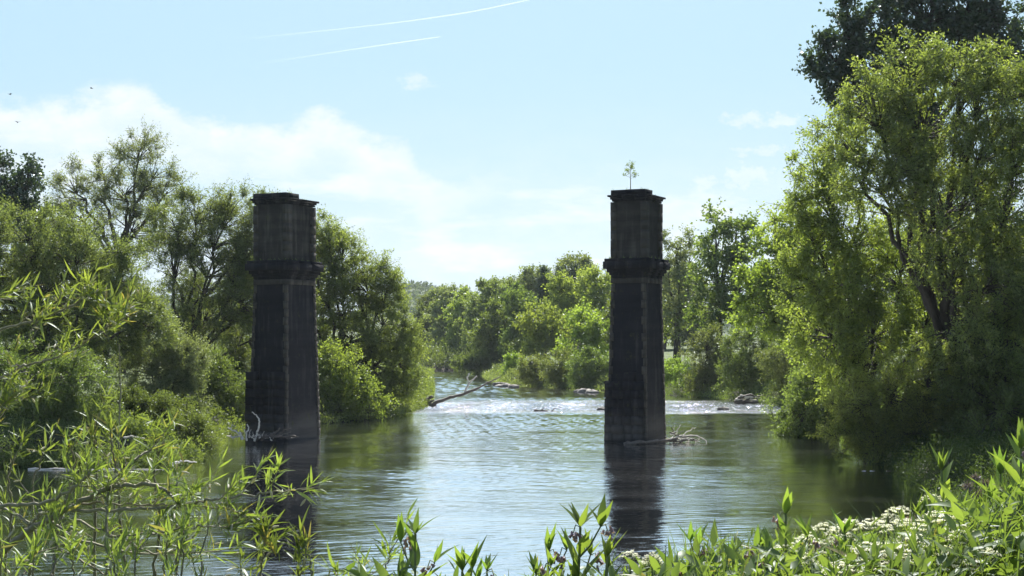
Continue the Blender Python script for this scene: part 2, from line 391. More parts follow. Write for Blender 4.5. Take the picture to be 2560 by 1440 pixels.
tag(grid_mesh('ground', GX, GY, GZ, M['ground']), kind='structure')
wx = axis([(-120, -30, 6), (-30, -18, 0.6), (-18, 27, 0.15), (27, 40, 3)]); wy = axis([(9, 31, 2), (31, 60, 0.13), (60, 104, 0.2), (104, 137, 0.15), (137, 268, .4), (268, 280, 3)])
WX, WY = np.meshgrid(wx, wy)
wob = 5 * fbm(WX, WY * .3, 18, 31)
rf = np.clip((WY + wob - 106) / 9, 0, 1) * np.clip((134 - WY - wob) / 12, 0, 1) * np.clip(.55 + 1.3 * fbm(WX, WY * .45, 5, 35), .08, 1.2)
calm = np.clip(depth_in(WX, WY) / 7, 0.10, 1) * (0.55 + 0.45 * np.clip(fbm(WX * .5, WY * .8, 16, 33) + .5, 0, 1.4))
calm = calm * np.clip((WX + 26) / 16, .15, 1) * (1 + .9 * np.clip((WY - 60) / 45, 0, 1))
far = np.clip((WY - 125) / 40, 0, 1)
WZ = far * 0.07 * fbm(WX, WY, 3.0, 27) + calm * (0.006 * fbm(WX, WY, 2.6, 21) + 0.006 * fbm(WX, WY * 1.3, 0.85, 25) + 0.0135 * fbm(WX * 1.1, WY, 0.45, 26)) + rf * (0.03 * fbm(WX, WY, 2.2, 22) + 0.085 * fbm(WX, WY, 0.8, 23) + .012 * fbm(WX, WY, .35, 24))
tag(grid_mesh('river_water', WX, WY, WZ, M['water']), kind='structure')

# ------------------------------------------------------------------ piers
def make_pier(name, label, px, Y, seed, sc):
    r = np.random.RandomState(seed); np.random.seed(seed); random.seed(seed)
    beta = radians(28)
    c = at(px, HOR, Y); root = empty(name, (c[0], c[1], 0), -beta)
    tag(root, label, 'bridge pier', 'stone piers of the vanished bridge')
    w0, l0 = 1.24 * sc, 1.55 * sc        # half width, half length at the waterline
    w1, l1 = 1.05 * sc, 1.30 * sc        # at the cornice
    def stones(mb, z0, z1, ha, hb, course=0.42, proud=0.004, gap=0.002, lx=0.75):
        """courses of dressed blocks laid round a core; ha(z), hb(z) half sizes"""
        nz = max(1, round((z1 - z0) / course)); zs = np.linspace(z0, z1, nz + 1)
        for i in range(nz):
            za, zb = zs[i] + gap / 2, zs[i + 1] - gap / 2
            zm = (za + zb) / 2; a, b = ha(zm), hb(zm)
            for side in range(4):
                half = a if side % 2 == 0 else b; off = b if side % 2 == 0 else a
                n = max(2, round(2 * half / (lx if side % 2 == 0 else 1.3))); e = np.linspace(-half, half, n + 1)
                sh = (0.25 if i % 2 else -0.25) * (2 * half / n)
                e[1:-1] += sh + r.uniform(-.05, .05, n - 1)
                for j in range(n):
                    pr = (r.uniform(0, proud) if side % 2 == 0 else 0.0) + 0.012
                    u0, u1 = e[j] + gap / 2, e[j + 1] - gap / 2
                    if j == 0: u0 -= 0.012 + gap / 2
                    if j == n - 1: u1 += 0.010 + gap / 2
                    if side == 0: A, B = (u0, -off - pr, za), (u1, -off + 0.15, zb)
                    if side == 1: A, B = (off - 0.15, u0 - 0.004, za - .002), (off + pr, u1 + 0.004, zb + .002)
                    if side == 2: A, B = (u0, off - 0.15, za), (u1, off + pr, zb)
                    if side == 3: A, B = (-off - pr, u0 - 0.004, za - .002), (-off + 0.15, u1 + 0.004, zb + .002)
                    mb.box(A, B, 0.002)
    def rough(mb, z0, z1, ha, hb, course=0.44):
        """weathered ashlar face: one continuous skin with worn arrises and barely open joints"""
        zs = []; z = z0; ci = []; k = 0
        while z < z1 - .01:
            h = course * r.uniform(.85, 1.12); t = min(z + h, z1)
            for q, s_ in ((.03, 0), (.35, 1), (.65, 1), (.94, 0)): zs.append(z + (t - z) * q); ci.append((k, s_))
            z = t; k += 1
        step = {i: r.uniform(-.007, .007) for i in range(k + 1)}; V = []
        m = 12; u = np.linspace(-1, 1, m, endpoint=False)
        for zz, (kk, s_) in zip(zs, ci):
            a, b = ha(zz), hb(zz)
            P = np.concatenate([np.stack([u * a, -b + 0 * u], 1), np.stack([a + 0 * u, u * b], 1), np.stack([-u * a, b + 0 * u], 1), np.stack([-a + 0 * u, -u * b], 1)])
            nrm = P / np.array([a, b]); cr = np.abs(nrm).min(1) ** 10
            nn = np.sign(nrm) * (np.abs(nrm) > .99); ph = np.arange(len(P))
            off = .010 * fbm(P[:, 0] * 3 + P[:, 1] * 2, zz * 3 + P[:, 1] * 3, 1.6, seed + 50) + step[kk] - (0 if s_ else .007) - cr * r.uniform(0, .035, len(P))
            V.append(np.concatenate([P + nn * off[:, None], np.full((len(P), 1), zz)], 1))
        n = 4 * m; Z = len(zs); k0 = np.arange(n); k1 = (k0 + 1) % n
        fs = np.concatenate([np.stack([i * n + k0, i * n + k1, (i + 1) * n + k1, (i + 1) * n + k0], 1) for i in range(Z - 1)])
        blk = {}; tt = []
        for i in range(Z - 1):
            for j in range(n):
                key = (ci[i][0], (j + 2 * (ci[i][0] % 2)) // 4); tt.append(blk.setdefault(key, r.rand()))
        mb.add(np.concatenate(V), fs, np.array(tt))
    sh = MB(); fa = lambda z: w0 + (w1 - w0) * min(1, z / 8.3); fb = lambda z: l0 + (l1 - l0) * min(1, z / 8.3)
    v = []
    for z in (-1.6, 8.4):
        a, b = fa(z) - 0.03, fb(z) - 0.03; v += [[-a, -b, z], [a, -b, z], [a, b, z], [-a, b, z]]
    sh.add(v, [[3, 2, 1, 0], [4, 5, 6, 7], [0, 1, 5, 4], [1, 2, 6, 5], [2, 3, 7, 6], [3, 0, 4, 7]])
    rough(sh, -0.8, 8.4, fa, fb)
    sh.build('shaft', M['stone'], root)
    # dressed quoin strip up the near corner
    zs = np.linspace(0.1, 8.08, 20)
    for sx, sy in ((1, -1), (-1, -1), (1, 1), (-1, 1)):
        q = MB()
        for i in range(19):
            a, b = fa(zs[i]), fb(zs[i]); lw = 0.20 if i % 2 else 0.28
            x0, x1 = sorted((sx * (a - lw + .1), sx * (a + 0.026 + r.uniform(-.006, .01)))); y0, y1 = sorted((sy * (b - 0.30 + lw * .5), sy * (b + 0.026 + r.uniform(-.006, .01))))
            q.box((x0, y0, zs[i] + .003), (x1, y1, zs[i + 1] - .003), 0.010)
        q.build('quoin_strip', M['stone_pale'], root)
    # rough skirt added to the upstream end
    sk = MB()
    for i in range(9):
        za, zb = -0.4 + i * 0.44, -0.4 + (i + 1) * 0.44 - 0.012
        n = 4; e = np.linspace(-w0 - 0.06, w0 - 0.10, n + 1); e[1:-1] += r.uniform(-.12, .12, n - 1)
        for j in range(n):
            if i == 8 and r.rand() < 0.4: continue
            pr = 0.22 + r.uniform(0, 0.09) - (0.05 * i / 9)
            sk.box((e[j] + .006, -l0 - pr, za), (e[j + 1] - .006, -l0 + 0.2, zb), 0.02)
    for j in range(8):
        za = -0.4 + j * 0.44
        sk.box((-w0 - r.uniform(.12, .2), -l0 + 0.0, za), (-w0 + .1, -l0 + r.uniform(.7, 1.3), za + 0.43), 0.02)
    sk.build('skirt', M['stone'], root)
    # paler string course under the cornice
    sc_ = MB()
    a_, b_ = w1 + .03, l1 + .03
    for e0, e1 in zip(np.linspace(-1, 1, 5)[:-1], np.linspace(-1, 1, 5)[1:]):
        sc_.box((e0 * a_ + .004, -b_ - .045, 8.10), (e1 * a_ - .004, -b_ + .1, 8.36), 0.006); sc_.box((e0 * a_ + .004, b_ - .1, 8.10), (e1 * a_ - .004, b_ + .045, 8.36), 0.006)
        sc_.box((a_ - .1, e0 * b_ + .004, 8.104), (a_ + .04, e1 * b_ - .004, 8.364), 0.006); sc_.box((-a_ - .04, e0 * b_ + .004, 8.104), (-a_ + .1, e1 * b_ - .004, 8.364), 0.006)
    sc_.build('string_course', M['stone_pale'], root)
    # moulded cornice
    cn = MB()
    for z0, z1, o in [(8.38, 8.52, .05), (8.52, 8.66, .12), (8.66, 8.84, .22), (8.84, 9.22, .36), (9.22, 9.36, .30)]:
        a, b = w1 + o, l1 + o
        for sx in (0, 1):
            for sy in (0, 1, 2):
                xa, xb = (-a, -0.04 + 0.3 * (sy % 2)) if sx == 0 else (-0.03 + 0.3 * (sy % 2), a)
                ys = np.linspace(-b, b, 4)
                cn.box((xa, ys[sy] + .004, z0), (xb, ys[sy + 1] - .004, z1 - 0.006), 0.006)
        cn.box((-a + .04, -b + .04, z0 - .004), (a - .04, b - .04, z1 - 0.02))
    cn.build('cornice', M['stone'], root)
    # upper block with pilasters and recessed panels
    ub = MB(); ua, ubb = w1 - 0.02, l1 - 0.02
    ub.box((-ua + .06, -ubb + .06, 9.3), (ua - .06, ubb - .06, 12.4))
    rough(ub, 9.30, 12.38, lambda z: ua - .02, lambda z: ubb - .02, 0.5)
    ub.build('upper_block', M['stone_upper'], root)
    for sx in (1, -1):
        for y0, y1 in ((-ubb - .02, -ubb + .42), (ubb - .32, ubb + .02)):
            pl = MB()
            for i in range(6):
                za = 9.37 + i * 0.48; x0, x1 = sorted((sx * (ua - .2), sx * (ua + 0.11)))
                pl.box((x0, y0, za), (x1, y1, za + 0.475), 0.008)
            pl.build('pilaster', M['stone_pale'], root)
    cp = MB()
    for z0, z1, o in [(12.28, 12.38, .04), (12.38, 12.50, .10), (12.50, 12.60, .20)]:
        a, b = ua + o, ubb + o
        for k, (x0, x1) in enumerate(((-a, -.3), (-.29, .35), (.36, a))):
            for y0, y1 in ((-b, -.1), (-.09, b)): cp.box((x0, y0 , z0), (x1, y1 - (0.05 if k == 1 else 0), z1 - .004), 0.014)
    cp.box((-ua - .06, -ubb - .10, 12.60), (-0.02, -0.15, 12.86), 0.015)
    cp.box((-0.01, -ubb - .10, 12.60), (ua + .06, -0.17, 12.85), 0.02)
    cp.build('capping', M['stone'], root)
    # grass and moss tufts lodged on the ledges
    tf = MB(); rg = np.random.default_rng(seed + 9); n = 260
    s = rg.integers(0, 4, n); u = rg.uniform(-1, 1, n); oo = 0.28
    P = np.stack([np.where(s < 2, u * (w1 + oo), np.where(s == 2, 1, -1) * (w1 + oo * rg.uniform(.2, 1, n))),
                  np.where(s < 2, np.where(s == 0, 1, -1) * (l1 + oo * rg.uniform(.2, 1, n)), u * (l1 + oo)), np.full(n, 9.35)], 1)
    keep = fbm(P[:, 0] * 3, P[:, 1] * 3, 2.2, seed) > 0.1; P = P[keep]; n = len(P)
    add_blades(tf, P, rg.normal(size=(n, 3)) * .5 + [0, 0, 1], rg.normal(size=(n, 3)), rg.uniform(.06, .2, n), 0.02, BLADE, rng=rg)
    n = 240; P = np.stack([rg.uniform(-ua, ua, n), rg.uniform(-ubb, ubb, n), np.where(True, 12.6, 0) + np.zeros(n)], 1); P[:, 2] += np.where(P[:, 1] < -.17, .25, 0)
    k = fbm(P[:, 0] * 2, P[:, 1] * 2, 2.0, seed + 3) > .05; P = P[k]; n = len(P)
    add_blades(tf, P, rg.normal(size=(n, 3)) * .6 + [0, 0, 1], rg.normal(size=(n, 3)), rg.uniform(.04, .16, n), 0.02, BLADE, rng=rg)
    tag(tf.build('moss_tufts', M['herb'], root), kind='stuff')
    return root
def centre_px(corner_px): return corner_px - 5
make_pier('bridge_pier', 'dark sooty stone bridge pier with white driftwood at its foot, beside the left bank', 712, 78.2, 5, .965)
make_pier('bridge_pier', 'dark stone bridge pier with a thin sapling growing from its top', 1592, 76.2, 6, .85)

# ------------------------------------------------------------------ trees
def qcurve(a, c, b, n):
    t = np.linspace(0, 1, n)[:, None]; return (1 - t) ** 2 * a + 2 * t * (1 - t) * c + t * t * b

LEAVES = [0, 0]
def make_tree(name, label, cat, Y, base, lobes, leafmat, seed, leaf=0.12, lw=0.42, dens=1.0, clump=0.75, per=260,
              trunk_r=0.28, stems=1, group=None, twiggy=True, upright=0.45, shell=0.35, drop=0.0, fork=0.35, depth=0.9):
    """base = (px, ground py or None); lobes = (px, py, rx, ry[, dY]) in photograph pixels at distance Y: real ellipsoids in metres"""
    rng = np.random.default_rng(seed); random.seed(seed)
    bx = (base[0] - 1280) / F * Y
    by = Y + (base[1] if len(base) > 1 else 0)
    bz = float(ground_z(bx, by)) - 0.05
    root = empty(name, (bx, by, bz)); tag(root, label, cat, group)
    O = np.array([bx, by, bz])
    L = []
    for lb in lobes:
        c = at(lb[0], lb[1], Y); rx, rz = lb[2] / F * Y, lb[3] / F * Y
        if len(lb) > 4: c[1] += lb[4]
        L.append((c - O, np.array([rx, depth * (rx * .6 + rz * .4) if depth < 5 else depth, rz])))
    wood = MB(); crown = MB(); lm = []
    ctr = np.mean([l[0] for l in L], 0); hi = min(l[0][2] for l in L); top = max(l[0][2] for l in L)
    fz = max(0.5, min(hi, fork * top))
    # stems
    forks = []
    for s in range(stems):
        a = 2 * pi * s / max(1, stems) + rng.uniform(0, 1)
        sp_ = 0.0 if stems == 1 else 0.35 + 0.12 * fz
        st = np.array([cos(a) * 0.15 * (stems > 1), sin(a) * 0.15 * (stems > 1), 0])
        en = np.array([cos(a) * sp_ + ctr[0] * .25, sin(a) * sp_ + ctr[1] * .25, fz])
        md = (st + en) / 2 + rng.normal(size=3) * [.2, .2, 0] * (0.5 + fz * .1)
        p = qcurve(st, md, en, 7); rr = trunk_r * (1 if stems == 1 else 0.6)
        rad = np.linspace(rr * 1.15, rr * 0.75, 7); rad[0] *= 1.25
        wood.tube(p, rad, 9, False); forks.append((en, rr * 0.72))
    for li, (c, rd) in enumerate(L):
        fk, fr = min(forks, key=lambda q: np.linalg.norm(q[0] - c)) if stems > 1 else forks[0]
        d = c - fk; ln = np.linalg.norm(d)
        ctrl = fk + d * 0.45 + np.array([0, 0, 0.10 * ln if d[2] > 0 else 0.35 * ln]) + rng.normal(size=3) * 0.06 * ln
        end = c + np.array([0, 0, rd[2] * 0.35])
        lp = qcurve(fk, ctrl, end, 10); lp[1:-1] += rng.normal(size=(8, 3)) * 0.02 * ln
        lrad = np.linspace(fr * 0.85, 0.04, 10); wood.tube(lp, lrad, 7, False)
        # clumps of foliage
        area = rd[0] * rd[2] + rd[1] * (rd[0] + rd[2]) * .5
        K = max(6, int(dens * 3.6 * area / (clump ** 2)))
        dirs = unit(rng.normal(size=(K, 3))); rad = rng.uniform(shell ** 3, 1, K) ** (1 / 3)
        rad *= 1 + 0.13 * np.sin(dirs @ rng.normal(size=3) * 5 + 1) + 0.08 * np.sin(dirs @ rng.normal(size=3) * 9)
        C = c + dirs * rad[:, None] * rd
        gz = 0.35 - bz
        C[:, 2] = np.maximum(C[:, 2], gz + 0.3 * rng.random(K))
        for k in range(K):
            j = int(np.clip(np.argmin(np.linalg.norm(lp - C[k], axis=1)) - 1, 1, 9)); a = lp[j]; e = C[k]
            dd = e - a; l2 = np.linalg.norm(dd)
            cc = a + dd * .5 + np.array([0, 0, 0.12 * l2]) + rng.normal(size=3) * .08 * l2
            p = qcurve(a, cc, e, 5)
            r0 = min(lrad[j] * .6, 0.018 + 0.014 * l2) + 0.004
            wood.tube(p, np.linspace(r0, 0.010, 5), 4, False)
            # twigs
            T = 9; cr = clump * rng.uniform(.6, 1.25)
            out = unit((e - c) / rd); tdir = unit(rng.normal(size=(T, 3)) * 0.75 + out * 0.55 + np.array([0, 0, upright - drop]))
            tl = cr * rng.uniform(.7, 1.5, T)
            if twiggy:
                for q in range(T):
                    wood.tube(np.array([e, e + tdir[q] * tl[q] * .5 + [0, 0, .03], e + tdir[q] * tl[q]]), np.array([.012, .008, .004]), 3, False)
            lm.append((e, tdir, tl, out))
    E = np.concatenate([np.repeat(e[None], 9, 0) for e, _, _, _ in lm]); TD = np.concatenate([t for _, t, _, _ in lm]); TL = np.concatenate([t for _, _, t, _ in lm])
    n = int(len(lm) * per * 1.25); ix = rng.integers(0, len(E), n); t = rng.uniform(0.05, 1.0, n) ** 0.8
    P = E[ix] + TD[ix] * (TL[ix] * t)[:, None] + rng.normal(size=(n, 3)) * (0.115 * clump * (0.35 + t))[:, None]
    if drop: P[:, 2] -= drop * clump * t * t * 1.2
    keep = P[:, 2] > (0.06 - bz); P = P[keep]; ix = ix[keep]; n = len(P)
    D = TD[ix] * 0.7 + rng.normal(size=(n, 3)) * 0.6 + np.array([0, 0, -0.35])
    ls = leaf * rng.uniform(.6, 1.3, n)
    add_kites(crown, rng, P, D, ls, ls * lw)
    wood.build('trunk', M['bark'], root, True)
    crown.build('crown', leafmat, root)
    LEAVES[0] += n; LEAVES[1] += len(lm)
    return root

def copy_tree(src, px, Y, label, s=1.0, sx=1.0, rz=0.0, group=None, x=None):
    r = src.copy(); COL.objects.link(r)
    X = (px - 1280) / F * Y if x is None else x
    r.location = (X, Y, float(ground_z(X, Y)) - 0.05); r.rotation_euler = (0, 0, rz); r.scale = (s * sx, s * sx, s)
    r['label'] = label
    if group: r['group'] = group
    for ch in src.children:
        c = ch.copy(); COL.objects.link(c); c.parent = r
    return r
# ---- left bank
make_tree('willow_tree', 'rounded green willow filling the left edge of the photo above the near bank', 'tree', 74, (150,),
          [(60, 610, 130, 85), (190, 640, 120, 80), (310, 700, 85, 75), (100, 760, 150, 110), (-70, 680, 130, 150), (280, 800, 110, 90), (370, 830, 60, 80), (120, 880, 130, 80)],
          M['willow'], 11, leaf=.13, lw=.36, stems=4, dens=1.0, per=300, trunk_r=.25, upright=.5)
make_tree('willow_tree', 'airy tall willow, the highest crown left of the left pier, sky showing through', 'tree', 112, (300,),
          [(345, 395, 70, 60), (395, 440, 45, 50), (250, 450, 55, 55), (175, 470, 50, 55), (320, 490, 90, 60), (200, 560, 80, 60), (420, 500, 50, 60), (330, 590, 100, 60), (150, 620, 60, 60)],
          M['silver'], 12, leaf=.17, lw=.36, dens=.85, per=170, clump=.95, trunk_r=.32, fork=.5, upright=.6)
make_tree('willow_tree', 'spreading willow with dark forked limbs just left of the left pier', 'tree', 98, (405,),
          [(500, 540, 75, 65), (580, 570, 70, 75), (430, 570, 60, 60), (620, 640, 60, 80), (540, 660, 90, 70), (430, 690, 50, 60), (610, 760, 70, 75), (520, 800, 80, 50), (640, 880, 60, 80), (560, 930, 70, 90), (680, 560, 60, 70), (700, 720, 70, 120)],
          M['willow'], 13, leaf=.15, lw=.36, dens=1.2, per=210, clump=.85, trunk_r=.45, fork=.33, upright=.45, stems=2)
make_tree('poplar_tree', 'dark leaved poplar poking above the willow at the far left edge', 'tree', 118, (60,),
          [(68, 440, 38, 42), (60, 510, 50, 50), (20, 500, 40, 60), (-30, 440, 40, 60), (100, 560, 40, 50)], M['dark'], 14, leaf=.26, lw=.7, dens=.8, per=110, clump=.9, fork=.5, upright=.7)
make_tree('grey_willow_shrub', 'grey green willow shrub half way up the left bank, under the forked willow', 'shrub', 76, (400,),
          [(400, 870, 75, 60), (455, 920, 55, 65), (380, 950, 90, 60), (480, 990, 35, 50)], M['silver'], 15, leaf=.11, lw=.36, stems=4, dens=1.2, per=300, trunk_r=.1, clump=.6, fork=.2)
make_tree('overhanging_shrub', 'feathery green shrub leaning out over the water at the left bank', 'shrub', 65, (330, 3.0),
          [(400, 1060, 90, 60), (310, 1040, 90, 60), (470, 1090, 60, 48), (250, 1090, 80, 50), (360, 1110, 80, 40)], M['green'], 16, leaf=.09, lw=.4, stems=4, dens=1.3, per=330, trunk_r=.08, clump=.5, fork=.2)
make_tree('bank_shrub', 'dark dense shrub at the bottom of the left bank, in the corner of the photo', 'shrub', 63, (90, 3.5),
          [(60, 950, 110, 80), (180, 960, 90, 70), (110, 1060, 130, 60), (-60, 1000, 100, 120)], M['green'], 17, leaf=.11, lw=.42, stems=4, dens=1.0, per=280, trunk_r=.1, clump=.6, fork=.2)
make_tree('bank_shrub', 'shaded shrub at the waterline between the left bank willows and left pier', 'shrub', 86, (545, 3),
          [(560, 960, 60, 70), (530, 1020, 60, 40), (600, 1020, 50, 45), (500, 940, 60, 60)], M['green'], 18, leaf=.13, stems=4, dens=1.0, per=230, trunk_r=.1, clump=.7, fork=.2)
make_tree('willow_tree', 'willow sloping down to the water just right of the left pier', 'tree', 106, (880,),
          [(815, 600, 50, 50), (860, 640, 65, 60), (920, 700, 65, 65), (975, 740, 45, 60), (860, 740, 90, 75), (960, 820, 75, 65), (1020, 850, 38, 60), (880, 850, 90, 60), (1010, 930, 52, 60), (940, 930, 80, 65), (960, 985, 70, 35), (770, 660, 60, 90), (760, 820, 70, 120)],
          M['fresh'], 19, leaf=.17, lw=.38, dens=1.0, per=230, clump=.85, trunk_r=.4, fork=.35, upright=.4, stems=2)
make_tree('lime_shrub', 'bright yellow green shrub on the bank against the right side of the left pier', 'shrub', 97, (840, 1.5),
          [(840, 905, 42, 38), (830, 950, 45, 50), (880, 960, 48, 45), (850, 1010, 65, 38), (920, 1010, 60, 32)], M['lime'], 20, leaf=.16, lw=.5, stems=4, dens=1.0, per=200, trunk_r=.1, clump=.7, fork=.2)

# ---- far wood across the bend
FAR = [  # name, label, Y, base px, lobes, material, leaf
 ('wooded_tree', 'hazy small tree at the left end of the far wood, next to the blue hill', 300, 1072, [(1072, 785, 26, 30), (1060, 840, 36, 45), (1085, 880, 30, 40)], 'green'),
 ('wooded_tree', 'slender pale tree with a thin top just right of the blue hill', 292, 1112, [(1102, 745, 20, 24), (1110, 790, 34, 36), (1112, 850, 40, 45)], 'silver'),
 ('wooded_tree', 'olive rounded tree in the far wood above the end of the river', 282, 1165, [(1165, 750, 32, 30), (1155, 800, 42, 42), (1150, 870, 42, 50)], 'olive'),
 ('wooded_tree', 'broad round topped tree, highest of the left half of the far wood', 262, 1230, [(1215, 735, 34, 32), (1250, 730, 34, 32), (1225, 790, 52, 45), (1200, 850, 46, 50)], 'willow'),
 ('wooded_tree', 'dark green oval tree whose foliage reaches down to the far water', 236, 1243, [(1240, 800, 40, 42), (1225, 850, 50, 50), (1265, 870, 42, 55), (1235, 910, 55, 35)], 'green'),
 ('wooded_tree', 'mid green tree between the dark oval tree and the conifers', 228, 1302, [(1295, 750, 40, 40), (1320, 800, 42, 45), (1300, 850, 45, 45)], 'green'),
 ('wooded_tree', 'olive yellow tree beside the conifers in the far wood', 216, 1425, [(1410, 735, 34, 40), (1450, 720, 34, 36), (1430, 790, 60, 48)], 'olive'),
 ('wooded_tree', 'tall olive tree touching the left edge of the right pier', 208, 1500, [(1490, 720, 34, 42), (1520, 740, 36, 50), (1500, 800, 55, 50)], 'olive'),
 ('wooded_tree', 'yellow green tree in front of the conifers above the gravel shore', 192, 1358, [(1345, 800, 42, 38), (1385, 830, 46, 42), (1350, 870, 50, 38)], 'olive'),
 ('wooded_tree', 'bushy light green tree low in the far wood left of the right pier', 180, 1470, [(1450, 810, 42, 36), (1490, 840, 44, 40), (1450, 875, 60, 36)], 'lime'),
 ('wooded_tree', 'green tree mostly hidden behind the right pier', 176, 1590, [(1575, 760, 55, 50), (1620, 800, 50, 60), (1580, 860, 70, 50)], 'green'),
]
for i, (nm, lb, Y, bx, lobes, mt) in enumerate(FAR):
    make_tree(nm, lb, 'tree', Y, (bx, 3.0), lobes, M[mt], 100 + i, leaf=.34 + .0005 * (Y - 180), lw=.6, dens=.9, per=120, clump=1.25, trunk_r=.3, twiggy=False, fork=.3, group='trees of the far wood')
for i, (px, top, Y, lb) in enumerate([(1362, 672, 238, 'pointed conifer, left one of the three above the far wood'), (1396, 676, 240, 'pointed conifer, middle one of the three above the far wood'), (1441, 664, 236, 'pointed conifer, right one of the three above the far wood')]):
    make_tree('conifer_tree', lb, 'conifer', Y, (px, 1.5), [(px, top + 16, 5, 18), (px, top + 44, 12, 26), (px, top + 84, 20, 34), (px, top + 130, 25, 40)], M['fir'], 130 + i, leaf=.34, lw=.3, dens=1.5, per=110, clump=.7, trunk_r=.25, twiggy=False, fork=.3, upright=.1, group='conifers in the far wood')
SH = [
 ('grey leaved shrub on the far shore, left of the willow shrubs', 174, 1338, [(1335, 925, 38, 32), (1350, 950, 34, 20)], 'willow', .22),
 ('rounded willow shrub in the middle of the far shore', 168, 1405, [(1400, 920, 44, 38), (1410, 952, 44, 24)], 'willow', .22),
 ('large willow shrub on the far shore against the right pier', 162, 1475, [(1465, 915, 44, 42), (1500, 930, 34, 38), (1480, 958, 48, 24)], 'green', .22),
 ('bright grassy bush above the stony corner of the far shore', 196, 1290, [(1288, 915, 26, 22), (1275, 935, 22, 18)], 'lime', .26),
 ('dark low bush under the oval tree at the far waterline', 232, 1200, [(1200, 905, 36, 18), (1160, 912, 30, 14)], 'green', .3),
]
for i, (lb, Y, bx, lobes, mt, lf) in enumerate(SH):
    make_tree('shore_shrub', lb, 'shrub', Y, (bx, 2.0), lobes, M[mt], 150 + i, leaf=lf, lw=.45, dens=1.2, per=150, clump=.8, trunk_r=.08, stems=3, twiggy=False, fork=.2, group='shrubs along the far shore')

# ---- right bank
make_tree('field_tree', 'small tree with a clear dark trunk on the meadow right of the right pier', 'tree', 168, (1697, 2),
          [(1690, 620, 45, 45), (1725, 660, 40, 50), (1670, 700, 50, 55), (1725, 750, 50, 50), (1680, 790, 48, 40)], M['silver'], 31, leaf=.26, lw=.5, dens=.75, per=120, clump=1.1, trunk_r=.42, fork=.42, twiggy=False, upright=.5)
make_tree('field_tree', 'pale broad leaved tree standing highest between the right pier and the tall willows', 'tree', 150, (1800, 2),
          [(1790, 560, 38, 34), (1850, 560, 42, 36), (1810, 620, 55, 45), (1870, 650, 50, 55), (1790, 700, 60, 55), (1850, 740, 60, 60), (1780, 790, 60, 50)], M['green'], 32, leaf=.32, lw=.7, dens=.75, per=95, clump=1.1, trunk_r=.35, fork=.35, twiggy=False, upright=.5)
RS = [
 ('bright green shrub on the bank right beside the right pier', 143, 1705, [(1700, 935, 40, 34), (1735, 950, 35, 28)], 'lime', .2),
 ('dull green shrub with bare branches on the right bank below the pale tree', 138, 1775, [(1770, 880, 55, 45), (1800, 930, 55, 42), (1760, 960, 45, 26)], 'willow', .18),
 ('rounded bush overhanging the debris heap on the right bank', 130, 1865, [(1870, 860, 60, 55), (1900, 920, 60, 50), (1850, 940, 50, 40)], 'green', .17),
 ('bush at the bend of the right bank under the lime green tree', 120, 1965, [(1960, 900, 60, 60), (1990, 960, 60, 45), (2040, 950, 60, 60)], 'willow', .16),
]
for i, (lb, Y, bx, lobes, mt, lf) in enumerate(RS):
    make_tree('bank_shrub', lb, 'shrub', Y, (bx, 2.5), lobes, M[mt], 170 + i, leaf=lf, lw=.42, dens=1.15, per=190, clump=.8, trunk_r=.1, stems=4, twiggy=True, fork=.2, group='shrubs along the right bank')
make_tree('maple_tree', 'lime green broad leaved tree leaning left of the tall right willow', 'tree', 104, (2040, 3),
          [(1990, 560, 55, 55), (1940, 640, 60, 60), (1890, 720, 50, 50), (1970, 730, 75, 70), (1900, 790, 60, 50), (2040, 660, 70, 80), (2000, 830, 80, 60), (2060, 800, 60, 80)],
          M['lime'], 33, leaf=.22, lw=.7, dens=.9, per=150, clump=.9, trunk_r=.4, fork=.4, upright=.3)
make_tree('willow_tree', 'tall willow with long arching dark limbs, foremost on the right bank', 'tree', 61, (2440, 5),
          [(2270, 190, 110, 75), (2400, 170, 100, 75), (2520, 230, 90, 90), (2180, 270, 85, 85), (2310, 330, 120, 90), (2460, 390, 110, 100), (2110, 390, 75, 85), (2210, 470, 110, 90), (2370, 520, 120, 90), (2530, 560, 90, 120), (2600, 350, 90, 130), (2620, 700, 100, 160), (2380, 660, 100, 80), (2480, 740, 100, 90), (2400, 860, 100, 90), (2540, 900, 90, 100), (2280, 400, 90, 70), (2440, 270, 90, 80)],
          M['fresh'], 34, leaf=.135, lw=.42, dens=.85, per=190, clump=.72, trunk_r=.50, fork=.42, upright=.35, stems=3)
make_tree('willow_tree', 'lower leaning willow on the right bank whose foliage hangs to the water', 'tree', 67, (2290, 5),
          [(2085, 350, 60, 65), (2040, 430, 62, 65), (1985, 530, 55, 50), (2070, 520, 80, 85), (2030, 620, 75, 80), (2160, 610, 100, 90), (2010, 720, 70, 70), (2110, 740, 110, 90), (2260, 690, 110, 100), (2060, 850, 85, 85), (2180, 850, 100, 90), (2320, 820, 100, 100), (2110, 960, 75, 70)],
          M['olive'], 35, leaf=.145, lw=.45, dens=.82, per=190, clump=.72, trunk_r=.46, fork=.4, upright=.25, stems=2)
make_tree('bank_shrub', 'leafy shrub trailing over the water at the foot of the right hand willows', 'shrub', 62, (2230, 4),
          [(2150, 1020, 75, 65), (2240, 1000, 90, 70), (2180, 1095, 85, 50), (2270, 1100, 80, 60), (2110, 1090, 50, 50), (2340, 980, 80, 90)], M['olive'], 36, leaf=.095, lw=.45, stems=4, dens=1.0, per=260, trunk_r=.09, clump=.55, fork=.2)
